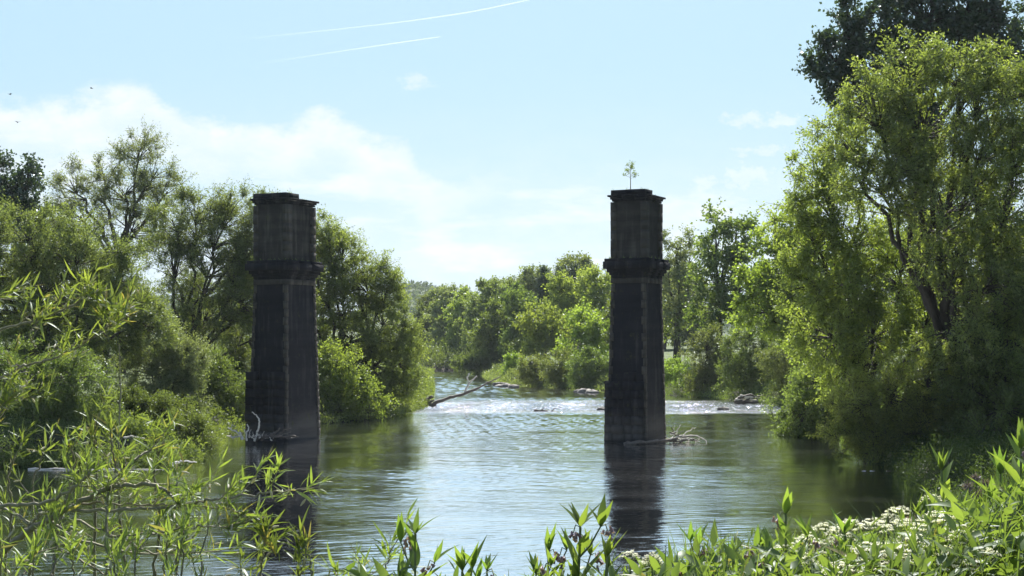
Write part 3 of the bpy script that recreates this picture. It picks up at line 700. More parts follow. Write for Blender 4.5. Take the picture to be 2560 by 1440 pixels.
make_tree('poplar_tree', 'dark tall poplar rising behind the right hand willow, cut by the top of the photo', 'tree', 88, (2320,),
          [(2200, 70, 80, 60), (2300, 20, 90, 80), (2420, 30, 90, 80), (2130, 170, 65, 50), (2080, 190, 45, 35), (2230, 160, 90, 60), (2350, 120, 90, 80), (2500, 60, 70, 80), (2120, 40, 40, 40), (2350, -90, 120, 80), (2480, 180, 90, 80), (2250, 260, 100, 70), (2140, 250, 60, 50), (2060, 130, 45, 30), (2055, 185, 40, 28), (2110, 100, 45, 40)],
          M['dark'], 37, leaf=.22, lw=.75, dens=.9, per=130, clump=.85, trunk_r=.5, fork=.5, upright=.5)
src = make_tree('thicket_tree', 'shaded leafy tree in the thicket behind the right hand willows', 'tree', 82, (2480,),
          [(2400, 560, 110, 110), (2520, 600, 110, 120), (2400, 760, 120, 110), (2540, 800, 110, 120), (2460, 930, 140, 90), (2460, 430, 100, 90)],
          M['green'], 38, leaf=.17, lw=.5, dens=.8, per=150, clump=.95, trunk_r=.3, fork=.3)
bush = make_tree('thicket_shrub', 'dark understorey shrub below the right hand willows, at the photo edge', 'shrub', 66, (2480, 3),
          [(2430, 1010, 80, 80), (2530, 990, 80, 90), (2370, 1080, 60, 60), (2460, 1110, 90, 50), (2590, 1060, 90, 90)],
          M['green'], 39, leaf=.12, lw=.5, dens=1.0, per=230, clump=.6, trunk_r=.1, fork=.2, stems=3)
src['group'] = 'trees of the right bank thicket'
copy_tree(src, 2330, 96, 'shaded tree in the thicket, seen through the gap under the right hand willow limbs', .95, 1.0, 1.0, 'trees of the right bank thicket')
copy_tree(src, 2180, 112, 'shaded thicket tree behind the lower leaning willow', .8, 1.0, 2.2, 'trees of the right bank thicket')
copy_tree(src, 2700, 70, 'thicket tree at the extreme right edge of the photo', 1.0, 1.0, 3.3, 'trees of the right bank thicket')
copy_tree(bush, 2320, 74, 'dark understorey shrub in the shade between the leaning willow and its trunk', 1.0, 1.0, 1.5, 'understorey of the right bank')
bush['group'] = 'understorey of the right bank'
copy_tree(bush, 2190, 80, 'understorey shrub glimpsed behind the trailing foliage on the right bank', 1.1, 1.0, 4.0, 'understorey of the right bank')
copy_tree(src, 120, 128, 'tree of the second row behind the far left willow', .9, 1.0, .7, 'second row of left bank trees')
copy_tree(src, 480, 132, 'tree of the second row glimpsed behind the forked willow', .62, 1.1, 2.9, 'second row of left bank trees')
copy_tree(src, 720, 136, 'tree of the second row behind the left pier', .72, 1.1, 5.1, 'second row of left bank trees')
copy_tree(src, 260, 124, 'tree of the second row seen through the airy tall willow', .66, 1.15, 4.0, 'second row of left bank trees')
copy_tree(src, 600, 116, 'tree of the second row between the forked willow and the left pier', .66, 1.1, 1.8, 'second row of left bank trees')
copy_tree(src, 2000, 150, 'tree behind the lime green tree on the right bank', .85, 1.1, .4, 'trees of the right bank thicket')
copy_tree(bush, 2470, 60, 'dark understorey shrub nearest the tall comfrey at the right', .9, 1.0, 2.5, 'understorey of the right bank')
copy_tree(bush, 2600, 63, 'dark understorey shrub cut by the right edge of the photo', 1.2, 1.0, 5.0, 'understorey of the right bank')
copy_tree(src, 2500, 62, 'shaded tree standing among the stems of the tall arching willow', .62, 1.0, 4.2, 'trees of the right bank thicket')
far0 = bpy.data.objects['wooded_tree.003']
for i, (px, Y, s, lb) in enumerate([(1130, 345, 1.05, 'tree of the back row of the far wood behind the slender pale tree'), (1200, 340, 1.15, 'tree of the back row of the far wood behind the olive rounded tree'),
        (1290, 320, 1.15, 'tree of the back row of the far wood above the mid green tree'), (1380, 300, 1.2, 'tree of the back row of the far wood behind the conifers'), (1480, 290, 1.25, 'tree of the back row of the far wood behind the tall olive tree'),
        (1560, 262, 1.1, 'tree of the back row hidden behind the right pier'), (1040, 340, .9, 'tree of the back row of the far wood below the blue hill'), (1660, 250, .95, 'tree far across the meadow right of the right pier'), (1760, 240, .95, 'tree far across the meadow behind the pale broad leaved tree')]):
    copy_tree(far0, px, Y, lb, s, 1.0, i * 1.3, 'back row of the far wood')

# ---- leafy cover along both waterlines
def shore_cover(name, n, yr, side, m_, seed, leaf):
    rg = np.random.default_rng(seed); y = rg.uniform(*yr, n)
    xs = np.interp(y, YL, XL) if side < 0 else np.interp(y, YR, XR)
    d = rg.uniform(-.7, 5.5, n) ** 1.0
    x = xs + side * d
    if side < 0 and yr[0] < 61.6: x = rg.uniform(-24, -13.5, n); y = 60.0 + d * .8
    g0 = np.maximum(ground_z(x, y), 0.0)
    cl = np.abs(fbm(x, y, 2.4, seed)) + .25
    h = cl * 1.15 * rg.random(n) * np.clip(1.3 - np.abs(d - 1.5) / 5, .3, 1)
    mb = MB(); add_kites(mb, rg, np.stack([x, y, g0 + h + .02], 1), rg.normal(size=(n, 3)) + [0, 0, .4], rg.uniform(.6, 1.3, n) * leaf, leaf * .45)
    tag(mb.build(name, m_), kind='stuff')
shore_cover('bank_undergrowth', 60000, (60, 61.5), -1, M['green'], 501, .11)
shore_cover('bank_undergrowth', 90000, (61.6, 125), -1, M['green'], 502, .16)
shore_cover('bank_undergrowth', 60000, (125, 255), -1, M['green'], 506, .26)
shore_cover('bank_undergrowth', 80000, (74, 150), 1, M['green'], 503, .15)
shore_cover('bank_undergrowth', 60000, (38, 74), 1, M['shade_tinted_nettle'], 507, .10)  # near right strip wears the leaf colour with tree shade painted in
shore_cover('bank_undergrowth', 50000, (150, 262), 1, M['willow'], 504, .26)
rg = np.random.default_rng(508); n = 70000; x = rg.uniform(-70, 2, n); y = 268.5 + rg.uniform(0, 14, n)
mb = MB(); add_kites(mb, rg, np.stack([x, y, np.maximum(ground_z(x, y), 0) + rg.random(n) * (1.2 + 3.2 * np.abs(fbm(x, y, 6, 3)))], 1), rg.normal(size=(n, 3)), rg.uniform(.2, .45, n), .16)
tag(mb.build('bank_undergrowth', M['green']), kind='stuff')
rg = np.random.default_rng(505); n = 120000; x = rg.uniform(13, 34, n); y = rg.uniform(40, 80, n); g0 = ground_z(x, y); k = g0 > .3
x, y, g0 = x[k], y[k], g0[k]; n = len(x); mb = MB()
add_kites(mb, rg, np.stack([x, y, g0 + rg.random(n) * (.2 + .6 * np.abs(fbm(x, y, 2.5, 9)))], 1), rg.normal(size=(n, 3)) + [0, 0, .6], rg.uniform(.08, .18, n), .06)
tag(mb.build('shade_tinted_nettles', M['shade_tinted_nettle']), kind='stuff')

# ---- wooded hills on the horizon
mb = MB(); rg = np.random.default_rng(77); n = 70000
hx = rg.uniform(-420, 420, n); hy = rg.uniform(1000, 1420, n); hz = ground_z(hx, hy)
k = hz > 12; hx, hy, hz = hx[k], hy[k], hz[k]; n = len(hx)
bump = 3.5 * np.abs(np.sin(hx * .21 + 3 * np.sin(hy * .05))) * np.abs(np.cos(hy * .17 + 2 * np.sin(hx * .07))) + rg.uniform(0, 3.2, n)
add_kites(mb, rg, np.stack([hx, hy, hz + bump], 1), rg.normal(size=(n, 3)), rg.uniform(1.6, 3.4, n), 1.8)
tag(mb.build('distant_wood', M['hillwood']), kind='stuff')

# ------------------------------------------------------------------ driftwood and debris
def limb(mb, pts, Y, r0, r1, dY=0.0, seed=0, sides=7, wob=.02):
    r = np.random.RandomState(seed); P = []
    for i, p in enumerate(pts):
        y = Y + (p[2] if len(p) > 2 else dY * i / max(1, len(pts) - 1)); P.append(at(p[0], p[1], y))
    P = np.array(P); n = len(P) * 4; t = np.linspace(0, len(P) - 1, n)
    Q = np.stack([np.interp(t, np.arange(len(P)), P[:, k]) for k in range(3)], 1)
    for _ in range(2): Q[1:-1] = (Q[:-2] + Q[1:-1] * 2 + Q[2:]) / 4
    Q[1:-1] += r.normal(size=(n - 2, 3)) * wob
    mb.tube(Q, np.linspace(r0, r1, n) * (1 + .12 * r.normal(size=n)).clip(.7, 1.4), sides)
def rooted(name, label, cat, px, Y, group=None):
    p = at(px, HOR + 5 * F / Y, Y); o = empty(name, p); tag(o, label, cat, group); return o
def wood_thing(name, label, cat, px, Y, parts, group=None):
    root = rooted(name, label, cat, px, Y, group)
    for i, (pn, m_, limbs) in enumerate(parts):
        for j, (pts, r0, r1, *rest) in enumerate(limbs):
            mb = MB(); limb(mb, pts, Y + (rest[0] if rest else 0), r0, r1, seed=i * 31 + j)
            o = mb.build(pn, m_, root, True); o.location = -root.location
    return root
def twiglets(pxs, pys, n, seed, ends=40):
    r = np.random.RandomState(seed); o = []
    for _ in range(n):
        x, y = r.uniform(*pxs), r.uniform(*pys); a = r.uniform(-2.9, -.2); l = r.uniform(.3, 1) * ends
        m = (x + cos(a) * l * .5 + r.normal() * 3, y + sin(a) * l * .25 + r.normal() * 2)
        o.append(([(x, y, r.uniform(-.5, .5)), (*m, r.uniform(-.5, .5)), (x + cos(a) * l, y + sin(a) * l * .6, r.uniform(-.6, .6))], r.uniform(.018, .04), .008))
    return o
wood_thing('driftwood', 'bleached white driftwood roots sticking up at the foot of the left pier', 'driftwood', 650, 73.5, [
    ('root', M['drift'], [([(604, 1100), (600, 1082), (585, 1078), (570, 1068)], .07, .025), ([(600, 1090), (585, 1092), (566, 1090)], .04, .02), ([(575, 1070), (582, 1062), (590, 1066)], .02, .012)]),
    ('root', M['drift'], [([(617, 1102), (616, 1082), (622, 1070), (618, 1060)], .05, .025), ([(612, 1080), (608, 1072)], .03, .015)]),
    ('trunk', M['drift'], [([(636, 1103), (642, 1085), (650, 1060), (645, 1042), (630, 1030)], .065, .02), ([(640, 1092), (632, 1088), (628, 1094)], .04, .02)]),
    ('branch', M['driftdark'], [([(640, 1098), (670, 1090), (690, 1082), (700, 1070)], .09, .03), ([(660, 1090), (700, 1092), (740, 1090)], .07, .03), ([(690, 1092), (710, 1075), (728, 1070)], .06, .02)]), ('twig', M['drift'], twiglets((570, 690), (1092, 1102), 12, 3)), ('twig', M['driftdark'], twiglets((600, 720), (1090, 1102), 10, 4))])
wood_thing('driftwood', 'tangle of grey driftwood branches caught on the right side of the right pier', 'driftwood', 1700, 75.0, [
    ('trunk', M['driftdark'], [([(1560, 1112, -1.6), (1600, 1106, -1.6), (1640, 1104, -1.0), (1690, 1098, 0)], .13, .07)]),
    ('branch', M['drift'], [([(1675, 1100), (1700, 1090), (1735, 1088), (1758, 1095), (1768, 1108)], .05, .02), ([(1676, 1088), (1692, 1078), (1702, 1062)], .05, .02),
                            ([(1680, 1096), (1712, 1086), (1730, 1072), (1740, 1070)], .045, .012), ([(1684, 1076), (1686, 1064)], .03, .012), ([(1700, 1098), (1730, 1096), (1750, 1104)], .035, .012)]),
    ('branch', M['driftdark'], [([(1674, 1080), (1704, 1094), (1740, 1090)], .04, .015), ([(1674, 1104), (1710, 1100), (1745, 1100)], .05, .02), ([(1678, 1068), (1690, 1090)], .03, .012),
                                ([(1690, 1104), (1700, 1080), (1716, 1076)], .03, .01)]), ('twig', M['drift'], twiglets((1675, 1735), (1094, 1108), 12, 5)), ('twig', M['driftdark'], twiglets((1640, 1740), (1096, 1110), 10, 6))])
wood_thing('fallen_tree', 'bare fallen trunk rising out of the shallows between the two piers', 'fallen tree', 1068, 118, [
    ('trunk', M['driftdark'], [([(1075, 1016), (1092, 1005), (1120, 995), (1160, 985), (1195, 970)], .19, .10), ([(1185, 975), (1222, 955), (1252, 942)], .10, .03)]),
    ('root_plate', M['driftdark'], [([(1066, 1017), (1068, 1000), (1078, 990), (1084, 994)], .22, .06), ([(1070, 1014), (1076, 1004), (1086, 1000)], .16, .05), ([(1064, 1012), (1062, 998)], .12, .04), ([(1060, 1016), (1090, 1012)], .2, .1)]),
    ('log', M['drift'], [([(1000, 1006), (1030, 1006), (1066, 1012)], .2, .16), ([(1010, 1015), (1040, 1015), (1072, 1016)], .12, .12)]),
    ('branch', M['drift'], [([(1162, 980), (1168, 965), (1176, 955), (1192, 940)], .10, .05), ([(1173, 956), (1167, 944), (1174, 934)], .07, .05)])])
wood_thing('floating_log', 'long pale log lying along the left bank waterline under the shrubs', 'log', 220, 58.9, [
    ('trunk', M['drift'], [([(70, 1173), (150, 1173), (280, 1174), (430, 1173)], .045, .02)]), ('branch', M['drift'], [([(310, 1094, 1.5), (330, 1090, 1.5), (362, 1096, 1.5)], .04, .02), ([(430, 1160), (460, 1152), (492, 1156)], .05, .02)])])
wood_thing('debris_heap', 'heap of pale flood debris under the rounded bush on the right bank', 'driftwood', 1880, 123, [
    ('branch', M['drift'], [([(1840, 1000), (1870, 990), (1905, 996)], .14, .05), ([(1850, 988), (1880, 1000), (1915, 1002)], .12, .05)]),
    ('branch', M['driftdark'], [([(1845, 996), (1880, 985), (1900, 1004)], .14, .05), ([(1860, 1003), (1890, 992), (1910, 988)], .1, .04), ([(1835, 1004), (1900, 1006)], .18, .1)])])
wood_thing('stranded_branch', 'dark twiggy branch stranded in the glittering riffle', 'branch', 1375, 110, [
    ('branch', M['driftdark'], [([(1335, 1026), (1365, 1028), (1400, 1030)], .09, .05), ([(1350, 1027), (1362, 1018)], .05, .02), ([(1375, 1028), (1392, 1020)], .05, .02)])])
wood_thing('low_branch', 'bare pale log at the waterline below the trailing shrub on the right bank', 'log', 2190, 58.2, [
    ('trunk', M['drift'], [([(2155, 1181), (2185, 1181), (2225, 1181)], .06, .04)]), ('branch', M['driftdark'], [([(2215, 1181), (2260, 1178), (2300, 1184)], .05, .03)])])
def rock(name, label, px, Y, r, seed):
    g = np.random.default_rng(seed); nu, nv = 10, 7; V = []
    for i in range(nv + 1):
        for j in range(nu):
            a = 2 * pi * j / nu; b = -pi / 2 + pi * i / nv; q = 1 + .22 * g.normal()
            V.append([r * q * cos(b) * cos(a) * 1.4, r * q * cos(b) * sin(a), r * q * sin(b) * .6])
    f = [[i * nu + j, i * nu + (j + 1) % nu, (i + 1) * nu + (j + 1) % nu, (i + 1) * nu + j] for i in range(nv) for j in range(nu)]
    mb = MB(); mb.add(V, f); X = (px - 1280) / F * Y
    return tag(mb.build(name, M['rock'], None, False, (X, Y, max(0, float(ground_z(X, Y))) + .05)), label, 'rock', 'river stones')
rock('river_stone', 'lone dark stone in the riffle just left of the right pier', 1505, 112, .28, 1)
rock('river_stone', 'pale stone at the right edge of the riffle, below the debris heap', 1808, 112, .3, 2)
for i, (px, Y, r, lb) in enumerate([(1262, 172, .7, 'leftmost boulder of the stony corner on the far shore'), (1282, 169, .5, 'small boulder at the tip of the far shore corner'), (1250, 178, .6, 'boulder behind the tip of the fallen trunk'), (1465, 152, .6, 'boulder at the waterline under the large willow shrub'), (1480, 151, .5, 'smaller boulder beside the one under the large willow shrub'), (1450, 153, .4, 'smallest boulder under the large willow shrub')]):
    rock('river_stone', lb, px, Y, r, 10 + i)

# sapling on the right pier
Y = 75.6; b0 = at(1576, 482, Y); r0 = empty('sapling', b0); tag(r0, 'thin leafy sapling growing on top of the right pier', 'sapling')
mb = MB(); H = (482 - 412) / F * Y
mb.tube(np.array([[0, 0, -.1], [.01, 0, H * .4], [-.01, .02, H * .7], [.02, 0, H]]), np.array([.028, .022, .016, .008]), 6)
rg = np.random.default_rng(4); tips = []
for i in range(11):
    z = H * (.5 + .045 * i); a = rg.uniform(0, 6.28); l = .30 * (1.15 - i / 14); e = np.array([cos(a) * l, sin(a) * l, z + .14])
    mb.tube(np.array([[0, 0, z], e * [.5, .5, 1] - [0, 0, .08], e]), np.array([.009, .007, .004]), 4); tips.append(e)
mb.build('trunk', M['twig'], r0, True)
mb = MB(); n = 230; ix = rg.integers(0, 11, n); T = np.array(tips)[ix]; P = T * np.stack([rg.uniform(.5, 1.1, n)] * 2 + [np.ones(n)], 1) + rg.normal(size=(n, 3)) * .05
add_kites(mb, rg, P, rg.normal(size=(n, 3)), .10, .05); mb.build('crown', M['green'], r0)

# vapour trails far up in the sky
def trail(name, label, pts, Y, wd, fade):
    m, g = mat(name + ' vapour'); t = g.new('ShaderNodeAttribute', attribute_name='tint').outputs['Fac']
    nz = g.noise(g.new('ShaderNodeNewGeometry').outputs['Position'], .004, 5)
    d = g.new('ShaderNodeBsdfTranslucent', {0: (.9, .9, .9, 1)}); d2 = g.new('ShaderNodeBsdfDiffuse', {0: (.9, .9, .9, 1)})
    a = g.new('ShaderNodeMixShader', {0: .5, 1: d.outputs[0], 2: d2.outputs[0]}); tr = g.new('ShaderNodeBsdfTransparent')
    mx = g.new('ShaderNodeMixShader', {0: g.m('MULTIPLY', t, g.m('MULTIPLY_ADD', nz, .5, .25), clamp=True), 1: tr.outputs[0], 2: a.outputs[0]}); g.new('ShaderNodeOutputMaterial', {0: mx.outputs[0]})
    P = np.array([at(x, y, Y) for x, y in pts]); n = 60; t = np.linspace(0, len(P) - 1, n)
    Q = np.stack([np.interp(t, np.arange(len(P)), P[:, k]) for k in range(3)], 1)
    for _ in range(20): Q[1:-1] = (Q[:-2] + Q[1:-1] * 2 + Q[2:]) / 4
    mb = MB()
    for k, (rr, al) in enumerate(((1.0, .16), (.6, .22), (.3, .3))):
        m2 = MB(); m2.tube(Q, wd * rr * np.linspace(1.3, .5, n), 8, False)
        op = np.repeat(np.interp(np.arange(n - 1) / (n - 1), [0, .45, .9, 1], [0, fade, 1, 1]) * al, 8)
        mb.add(m2.v[0], m2.f[0], op)
    o = mb.build(name, m); tag(o, label, 'vapour trail', 'vapour trails'); o.visible_shadow = True
trail('vapour_trail', 'long upper vapour trail crossing to the top edge of the sky', [(560, 102), (780, 80), (1000, 56), (1180, 30), (1330, -2)], 4000, 2.8, .35)
trail('vapour_trail', 'short lower vapour trail ending in the middle of the sky', [(640, 160), (800, 136), (960, 112), (1100, 92)], 4000, 2.4, .35)

for i, (px, py, Y, lb) in enumerate([(229, 221, 90, 'tiny dark bird in the sky above the big cloud'), (25, 236, 80, 'tiny dark bird at the left edge of the sky'), (44, 306, 70, 'lowest of the three tiny birds, in front of the cloud')]):
    p = at(px, py, Y); r0 = empty('bird', p, i * 1.1); tag(r0, lb, 'bird', 'small birds in the sky')
    mb = MB(); mb.tube(np.array([[-.09, 0, 0], [-.05, 0, .01], [0, 0, .01], [.05, 0, 0], [.10, 0, -.01]]), np.array([.006, .02, .026, .018, .004]), 8); mb.build('body', M['bark'], r0, True)
    for s in (1, -1):
        mb = MB(); add_blades(mb, np.array([[.0, s * .015, .015]]), np.array([[.05 - .1, s * .2, .09]]), np.array([[0, 0, 1.0]]), .17, .06, [.7, .8, .6, .35, .05], .1, .25); mb.build('wing', M['bark'], r0)
# ------------------------------------------------------------------ near bank plants
def gz(x, y): return float(ground_z(x, y))
def near_root(name, px, Y, label, cat, group=None):
    X = (px - 1280) / F * Y; o = empty(name, (X, Y, gz(X, Y) - .02)); tag(o, label, cat, group); return o
def spline(P, n):
    P = np.array(P, float); t = np.linspace(0, len(P) - 1, n)
    Q = np.stack([np.interp(t, np.arange(len(P)), P[:, k]) for k in range(3)], 1)
    for _ in range(max(1, n // len(P) // 2 + 1)): Q[1:-1] = (Q[:-2] + Q[1:-1] * 2 + Q[2:]) / 4
    return Q

def bells(mb, rg, c, n, spread):
    """drooping bell flowers: little tubes flaring at the mouth"""
    for _ in range(n):
        d = unit(np.array([rg.normal() * .7, rg.normal() * .7, -1.0])); p = c + rg.normal(size=3) * spread
        L = rg.uniform(.011, .017)
        mb.tube(np.array([p, p + d * L * .4, p + d * L * .8, p + d * L]), np.array([.0022, .0035, .0040, .0052]), 6, False)

def comfrey(px, top, Y, label, seed, flowers=True, lean=0.0, group='comfrey plants on the near bank', big=1.0, parts=True):
    rg = np.random.default_rng(seed)
    root = near_root('comfrey_plant', px, Y, label, 'comfrey', group)
    H = at(px, top, Y)[2] - root.location[2]
    n = 26; t = np.linspace(0, 1, n)
    ph = rg.uniform(0, 6.28)
    S_ = np.stack([lean * t ** 1.6 + .012 * np.sin(t * 7 + ph), .012 * np.cos(t * 6 + ph), t * (H - .05 * big)], 1)
    st = MB(); st.tube(S_, np.linspace(.0062, .0028, n) * big, 7)
    lf = MB(); fl = MB(); P, D, N, L, Wd, cu = [], [], [], [], [], []
    a = rg.uniform(0, 6.28); z = .30
    heads = []
    while z < .97:
        p = np.array([np.interp(z, t, S_[:, k]) for k in range(3)]); a += 2.4 + rg.uniform(-.3, .3)
        k = (1 - z); l = (.07 + .12 * min(1, k * 3.2)) * big * rg.uniform(.8, 1.15)
        el = radians(rg.uniform(28, 62) + 18 * z)
        d = np.array([cos(a) * cos(el), sin(a) * cos(el), sin(el)])
        P.append(p + d * .006); D.append(d); N.append([-cos(a) * sin(el), -sin(a) * sin(el), cos(el)]); L.append(l); Wd.append(l * rg.uniform(.22, .30)); cu.append(rg.uniform(.1, .4))
        if z > .55 and rg.random() < .5 and parts:      # side shoot carrying small leaves and a flower cluster
            e = p + np.array([cos(a + .8) * .05, sin(a + .8) * .05, .07]) * big
            st.tube(np.array([p, (p + e) / 2 + [0, 0, -.01], e]), np.array([.0028, .0024, .0018]) * big, 5)
            heads.append(e)
        z += rg.uniform(.03, .05)
    heads.append(S_[-1])
    for e in heads:
        m_ = 6 if e is heads[-1] else 4
        for j in range(m_):
            aa = rg.uniform(0, 6.28); el = radians(rg.uniform(40, 82)); d = np.array([cos(aa) * cos(el), sin(aa) * cos(el), sin(el)])
            P.append(e); D.append(d); N.append([-cos(aa) * sin(el), -sin(aa) * sin(el), cos(el)]); l = rg.uniform(.045, .085) * big; L.append(l); Wd.append(l * .24); cu.append(rg.uniform(-.1, .25))
        if flowers:
            s_ = 1 if rg.random() < .5 else -1
            c = e + np.array([s_ * .018, rg.normal() * .01, -.012]); st.tube(np.array([e, e + [s_ * .012, 0, .006], c]), .0016, 5)
            bells(fl, rg, c, 7, .007); fl.build('flower_cluster', M['bell'], root, True); fl = MB()
    add_blades(lf, np.array(P), np.array(D), np.array(N), np.array(L), np.array(Wd), OVATE, .35, np.array(cu), rg)
    st.build('stem', M['stemgreen'], root, True); lf.build('leaves', M['comfrey'], root, True)
    return root

comfrey(1440, 1262, 3.7, 'tallest comfrey in the middle of the photo, in front of the right pier reflection', 3, True, .0, big=1.15)
comfrey(1405, 1330, 3.75, 'comfrey shoot leaning against the left of the tallest middle comfrey', 14, True, -.03)
comfrey(1075, 1285, 3.7, 'comfrey with drooping mauve bells standing left of centre over bright water', 5, True, -.03)
comfrey(1125, 1370, 3.6, 'short broad leaved comfrey just right of the one left of centre', 6, False, .04, big=1.1)
comfrey(1240, 1385, 3.6, 'low comfrey tip, left one of the two between the tall middle comfreys', 7, True, -.01, big=.8)
comfrey(1325, 1395, 3.6, 'low comfrey tip, right one of the two between the tall middle comfreys', 8, True, .01, big=.8)
comfrey(1500, 1335, 3.6, 'upright comfrey leaf shoot right beside the tallest middle comfrey', 9, False, .02, big=1.1)
comfrey(1990, 1232, 4.0, 'tall comfrey with bright backlit leaves left of the white flowers', 21, True, -.02, big=1.15)
comfrey(2110, 1285, 4.0, 'comfrey rising out of the middle of the white flowers', 22, True, .0, big=1.1)
comfrey(2385, 1128, 4.6, 'tall comfrey with narrow leaves standing against the dark water at the right', 23, False, -.03, big=1.15)
comfrey(2480, 1140, 4.4, 'comfrey second from the right edge of the photo', 24, False, .02, big=1.1)
comfrey(2545, 1070, 4.2, 'comfrey cut by the right edge of the photo', 25, True, .0, big=1.2)
for i, (px, top, Y, lb) in enumerate([(1770, 1325, 4.3, 'first comfrey at the left end of the right hand flower bank'), (1830, 1350, 4.0, 'comfrey with dark buds, second from the left of the flower bank'), (1900, 1330, 4.3, 'comfrey with purple flower cluster at the left of the flower bank'),
                         (2190, 1330, 4.2, 'comfrey leaning over the white flowers beneath the dark water'), (2250, 1290, 4.8, 'comfrey behind the white flowers, below the trailing shrub'), (2440, 1250, 4.2, 'comfrey at the right end of the white flowers'),
                         (2330, 1250, 4.9, 'comfrey at the top of the flower bank left of the tall narrow leaved one'), (2520, 1230, 4.0, 'comfrey low at the right edge of the photo'), (1700, 1385, 4.0, 'smallest comfrey tip at the foot of the right pier reflection')]):
    comfrey(px, top, Y, lb, 40 + i, i % 3 != 1, (i % 3 - 1) * .02, big=1.0)

# cow parsley / hogweed with white umbels
def umbel(mb, st, rg, c, R, n=18):
    for i in range(n):
        q = math.sqrt((i + .5) / n); a = i * 2.4
        e = c + np.array([R * q * cos(a), R * q * sin(a), R * .6 * (1 - q * q) + rg.normal() * .002])
        st.tube(np.array([c - [0, 0, R * .55], (c - [0, 0, R * .2] + e) / 2 + (e - c) * [.15, .15, 0], e]), .0008, 3, False)
        m = 30; al = rg.uniform(0, 6.28, m); rr = np.sqrt(rg.random(m)) * R * .17
        P = e + np.stack([rr * np.cos(al), rr * np.sin(al), rg.normal(size=m) * .0015 + .002 - (rr / R) ** 2 * R * .6], 1)
        for k5 in range(3):
            D = np.stack([np.cos(al + k5 * 2.1), np.sin(al + k5 * 2.1), .25 + 0 * al], 1)
            v = np.empty((m, 4, 3)); s_ = np.stack([-D[:, 1], D[:, 0], 0 * al], 1); l = R * .075
            v[:, 0] = P; v[:, 1] = P + D * l * .6 + s_ * l * .45; v[:, 2] = P + D * l; v[:, 3] = P + D * l * .6 - s_ * l * .45
            mb.add(v.reshape(-1, 3), np.arange(4 * m).reshape(m, 4), rg.random(m))
def parsley(px, top, Y, R, label, seed, heads=3):
    rg = np.random.default_rng(seed); root = near_root('umbel_flower', px, Y, label, 'white flower', 'white umbel flowers on the near bank')
    H = at(px, top, Y)[2] - root.location[2]
    st = MB(); st.tube(np.array([[0, 0, 0], [.01, 0, H * .5], [0, 0, H - R * .5]]), np.array([.005, .004, .0025]), 6)
    P, D, N = [], [], []
    for h in range(heads):
        c = np.array([0, 0, H]) if h == 0 else np.array([rg.uniform(-1, 1) * R * 2.0, rg.uniform(-1, 1) * R * 2.0, H - rg.uniform(.3, 1.6) * R])
        if h: st.tube(np.array([[0, 0, H - R * 3], (np.array([0, 0, H - R * 2]) + c) / 2, c - [0, 0, R * .5]]), .002, 5, False)
        fm = MB(); umbel(fm, st, rg, c, R * (1 if h == 0 else rg.uniform(.6, .95))); fm.build('flower_head', M['petal'], root)
    n = 60; z = rg.uniform(.2, .85, n) * H; a = rg.uniform(0, 6.28, n)
    P = np.stack([np.cos(a) * .01, np.sin(a) * .01, z], 1) + rg.normal(size=(n, 3)) * .035
    lf = MB(); add_blades(lf, P, np.stack([np.cos(a), np.sin(a), rg.uniform(-.1, .8, n)], 1), np.stack([0 * a, 0 * a, 1 + 0 * a], 1) + rg.normal(size=(n, 3)) * .2, rg.uniform(.03, .06, n), .014, LANCE, .2, .2, rg)
    st.build('stem', M['stemgreen'], root, True); lf.build('leaves', M['herb'], root)
UM = [(1575, 1408, 3.9, .022, 'tiny white flower head at the foot of the right pier reflection'), (1630, 1412, 3.9, .02, 'smallest white flower head, right of the pier reflection foot'),
      (2060, 1345, 4.3, .035, 'white umbel at the left end of the flower patch, behind the tall comfrey'), (2130, 1340, 4.4, .045, 'white umbel next to the comfrey in the middle of the flowers'), (2180, 1335, 4.3, .04, 'white umbel right of the comfrey in the middle of the flowers'),
      (2230, 1322, 4.5, .045, 'white umbel at the crest of the flower patch'), (2260, 1345, 4.1, .05, 'broad white umbel under the crest of the flower patch'), (2350, 1335, 4.0, .06, 'largest white umbel, right of the middle of the flower patch'),
      (2330, 1268, 5.0, .035, 'highest white umbel, at the back of the flower patch'), (2240, 1302, 4.9, .035, 'small white umbel behind the crest'), (2180, 1405, 3.7, .05, 'lowest white umbel at the bottom edge, left one of the pair'),
      (2240, 1410, 3.7, .045, 'lowest white umbel at the bottom edge, right one of the pair'), (2100, 1375, 4.0, .04, 'white umbel low between the two comfreys'), (2400, 1370, 3.9, .04, 'white umbel below and right of the largest one'),
      (2290, 1385, 3.9, .045, 'white umbel between the largest one and the bottom pair'), (2160, 1365, 4.0, .045, 'white umbel in the middle of the flower patch'), (2020, 1375, 4.1, .035, 'white umbel farthest left among the leaves'), (1960, 1395, 4.0, .03, 'half hidden white umbel left of the tall comfrey stem'),
      (2460, 1330, 4.2, .03, 'small white umbel at the right end of the flower patch'), (2300, 1305, 4.6, .03, 'small white umbel right of the crest')]
for i, (px, top, Y, R, lb) in enumerate(UM):
    if i not in (5, 12, 15, 19): parsley(px, top - 12, Y, R * 1.18, lb, 200 + i, 2 if R < .03 else 4)

